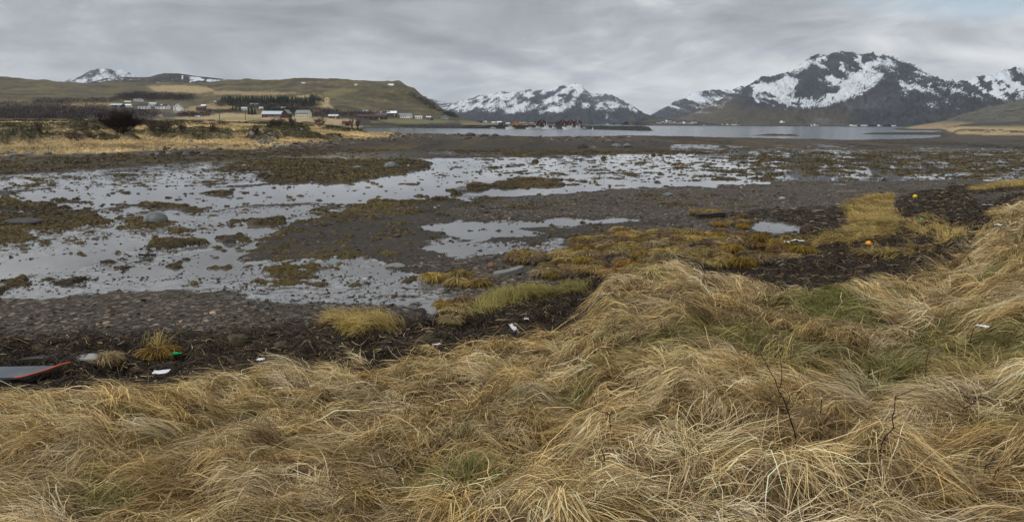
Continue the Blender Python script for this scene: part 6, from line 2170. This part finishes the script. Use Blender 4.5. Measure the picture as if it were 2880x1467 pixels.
m.loft([[(x_, r * math.cos(2 * math.pi * k / 12), r * math.sin(2 * math.pi * k / 12)) for k in range(12)] for x_, r in prof]).build('body', MGRN, bt, smooth=True)
MB().tube((.09, 0, 0), (.115, 0, 0), .017, n=10).build('cap', MGRN, bt)
# grey board with orange rope along its edge
ctr = hit1(58, 1054, ymin=8, ymax=25, up=.2)
ctr = (ctr[0], ctr[1], ctr[2] + .2)
ang = .10
BL = 205 * ctr[1] / F
bd = empty('board', ctr, ang, 'grey board edged with orange rope, washed up at the left edge', 'board')
MB().add([(-BL / 2, -.20, 0), (BL / 2 - .4, -.20, .0), (BL / 2, .16, .06), (-BL / 2, .2, .06), (-BL / 2, -.20, .035), (BL / 2 - .4, -.20, .035), (BL / 2, .16, .095), (-BL / 2, .2, .095)],
         [(0, 3, 2, 1), (4, 5, 6, 7), (0, 1, 5, 4), (1, 2, 6, 5), (2, 3, 7, 6), (3, 0, 4, 7)]).build('panel', MBOARD, bd)
m = MB()
pp = [(BL / 2 - .55, -.23, .04), (BL / 2 - .42, -.22, .05), (BL / 2 - .28, -.12, .07), (BL / 2 - .14, -.02, .09), (BL / 2, .15, .12), (BL / 2 + .12, .22, .13)]
for p0, p1 in zip(pp[:-1], pp[1:]): m.tube(p0, p1, .016, n=6)
m.build('rope', MROPE, bd)


# ---- dead twigs standing in the grass
def twig(paths, label, base, r=.009, rk=.52, name='dead_twig', bend=.0):
    """paths: list of pixel polylines; the first starts at the ground"""
    X, Y, z = hit1(*base, up=.15)
    z += .15
    sdepth = (Y * math.cos(PITCH) + (EYE - z) * math.sin(PITCH)) / F
    b0 = base
    m = MB()
    for pi, P in enumerate(paths):
        pts = []
        for k, (u, v) in enumerate(P):
            dz = (b0[1] - v) * sdepth / math.cos(PITCH) * .985
            pts.append(Vector(((u - b0[0]) * sdepth, bend * dz + (.03 * math.sin(k * 2.1 + pi) if k else 0), dz - (.34 if (pi == 0 and k == 0) else 0))))
        n = len(pts) - 1
        rr = (r if pi == 0 else r * .62) * rk
        # kinked subdivisions
        q = [pts[0]]
        for a_, b_ in zip(pts[:-1], pts[1:]):
            q += [a_.lerp(b_, .5) + Vector((random.gauss(0, .006), random.gauss(0, .006), random.gauss(0, .003))), b_]
        for k in range(len(q) - 1):
            m.tube(q[k], q[k + 1], rr * (1 - .62 * k / len(q)), rr * (1 - .62 * (k + 1) / len(q)), 5)
    o = m.build(name, MTWIG, None, (X, Y, z))
    return tag(o, label, 'twig')


ZR = lambda pts: zp((1920, 700), .58465, pts)
ZC = lambda pts: zp((960, 700), .58465, pts)
twig([ZR([(585, 985), (540, 890), (495, 800), (460, 700), (430, 640), (385, 570), (335, 480)]), ZR([(475, 765), (420, 725), (330, 675)]), ZR([(440, 650), (436, 570), (428, 490)]), ZR([(478, 740), (482, 690), (470, 660)])],
     'tall forked dead twig rising from the deep grass', ZR([(585, 985)])[0], .011)
twig([ZR([(960, 1010), (960, 940), (985, 840), (990, 760), (1000, 700), (1045, 655)]), ZR([(1000, 700), (975, 690)])], 'slender dead twig with a bent tip right of the forked one', ZR([(960, 1010)])[0], .009)
twig([ZR([(1330, 800), (1360, 770), (1395, 715), (1425, 690)]), ZR([(1345, 790), (1325, 775)])], 'leaning dead twig near the right edge', ZR([(1330, 800)])[0], .012)
twig([ZR([(903, 672), (893, 610), (880, 540)])], 'short upright black twig in the green hollow', ZR([(903, 672)])[0], .012)
twig([ZR([(950, 690), (940, 640), (925, 575)])], 'thin upright twig just right of the short black one', ZR([(950, 690)])[0], .008)
twig([ZR([(664, 800), (668, 725)])], 'stubby black twig above the forked twig base', ZR([(664, 800)])[0], .011)
twig([ZR([(1175, 600), (1172, 540), (1165, 485)])], 'thin black twig below the white scrap', ZR([(1175, 600)])[0], .010)
twig([ZR([(1440, 1090), (1465, 1050), (1450, 1020), (1485, 985)]), ZR([(1465, 1050), (1485, 1110)])], 'crooked dead twig low at the right edge', ZR([(1440, 1090)])[0], .009)
twig([ZR([(105, 145), (103, 70), (98, -30)])], 'tall thin stem standing at the rim of the tussocks', ZR([(105, 145)])[0], .008)
twig([ZR([(318, 275), (303, 215)])], 'short stem in the pale grass below the tussocks', ZR([(318, 275)])[0], .010)
twig([ZR([(745, 280), (748, 220), (752, 160)])], 'thin stem over the green turf', ZR([(745, 280)])[0], .009)
twig([ZR([(1375, 440), (1395, 395), (1412, 360)])], 'leaning stem above the white scrap in the grass', ZR([(1375, 440)])[0], .010)
twig([ZR([(1200, 685), (1220, 655), (1230, 625)])], 'short leaning twig between the two upright groups', ZR([(1200, 685)])[0], .009)
twig([ZC([(1400, 755), (1405, 700), (1418, 625)]), ZC([(1428, 730), (1430, 675)])], 'dark upright twig in the middle of the grass', ZC([(1400, 755)])[0], .011)
twig([ZC([(1275, 1050), (1265, 1000), (1245, 945)]), ZC([(1258, 1020), (1235, 985)])], 'black broken twig stub deep in the lower grass', ZC([(1275, 1050)])[0], .013)
twig([ZC([(622, 750), (612, 725), (605, 700)])], 'small twig stub in the middle left grass', ZC([(622, 750)])[0], .010)
twig([ZC([(1320, 835), (1290, 800), (1240, 770), (1190, 740)]), ZC([(1290, 800), (1300, 770)])], 'low spreading twig in the middle grass', ZC([(1320, 835)])[0], .009)
twig([ZC([(360, 1095), (250, 1050), (150, 1045), (60, 1010)]), ZC([(250, 1050), (290, 1100)])], 'long low twig lying across the left centre grass', ZC([(360, 1095)])[0], .009)
twig([[(2879, 665), (2877, 610), (2880, 555)]], 'dark stump like stem at the right edge of the frame', (2879, 665), .03)
twig([ZC([(1140, 655), (1138, 610), (1140, 580)])], 'short pale topped stub in the right middle grass', ZC([(1140, 655)])[0], .012)

# ---- straggling grass tussocks of the wrack line
put_tussock(0, *spot(448, 1010, 7, 25)[:2], 1.0, 'straw coloured grass tussock behind the green bottle', None)
put_tussock(3, *spot(1300, 868, 9, 30)[:2], 1.0, 'brown drooping tussock at the corner of the wrack bay', None)
put_tussock(0, *spot(1270, 912, 9, 30)[:2], .9, 'yellow brown tussock above the mossy rock', None)
put_tussock(2, *spot(1010, 930, 9, 30)[:2], 1.1, 'broad ochre tussock hanging over the shingle edge', None)
put_tussock(0, *spot(300, 1022, 7, 25)[:2], .8, 'low straw tussock right of the pale rock', None)
put_tussock(1, *spot(2270, 715, 12, 45)[:2], 1.3, 'shaggy straw tussock beside the draped plastic', None)
put_tussock(3, *spot(1650, 620 + 130, 12, 45)[:2], 1.1, 'dark brown tussock at the lower rim of the yellow ones', None)

# dark stones and rags of weed along the lower edge of the beach at the left
kk = 0
for px, pb, w, h, mt, lab in ((90, 985, 60, 16, RK, 'low weed covered stone on the left beach'), (330, 975, 46, 20, RD, 'dark stone left of the straw tussock'), (560, 985, 50, 22, RK, 'mossy stone right of the straw tussock'),
                              (640, 968, 120, 34, RK, 'long mossy log shaped rock in the wrack'), (790, 985, 70, 26, RK, 'weed covered stone in the middle of the wrack'), (905, 985, 44, 18, RD, 'dark wet stone at the middle of the wrack'),
                              (1080, 985, 40, 18, RD, 'dark stone left of the mossy rock'), (395, 1000, 40, 14, RG, 'grey stone beside the pale lichen rock'), (160, 1005, 52, 14, RD, 'dark flat stone left of the pale lichen rock'),
                              (700, 1020, 38, 14, RD, 'small dark stone near the white scrap on the wrack'), (1560, 850, 36, 16, RD, 'dark stone under the overhanging bank'), (1500, 830, 30, 12, RR, 'reddish stone under the yellow grass strip')):
    kk += 1
    rock_obj('rock', px, pb, w, h, mt, lab, 300 + kk, 7, 40, sharp=.8)
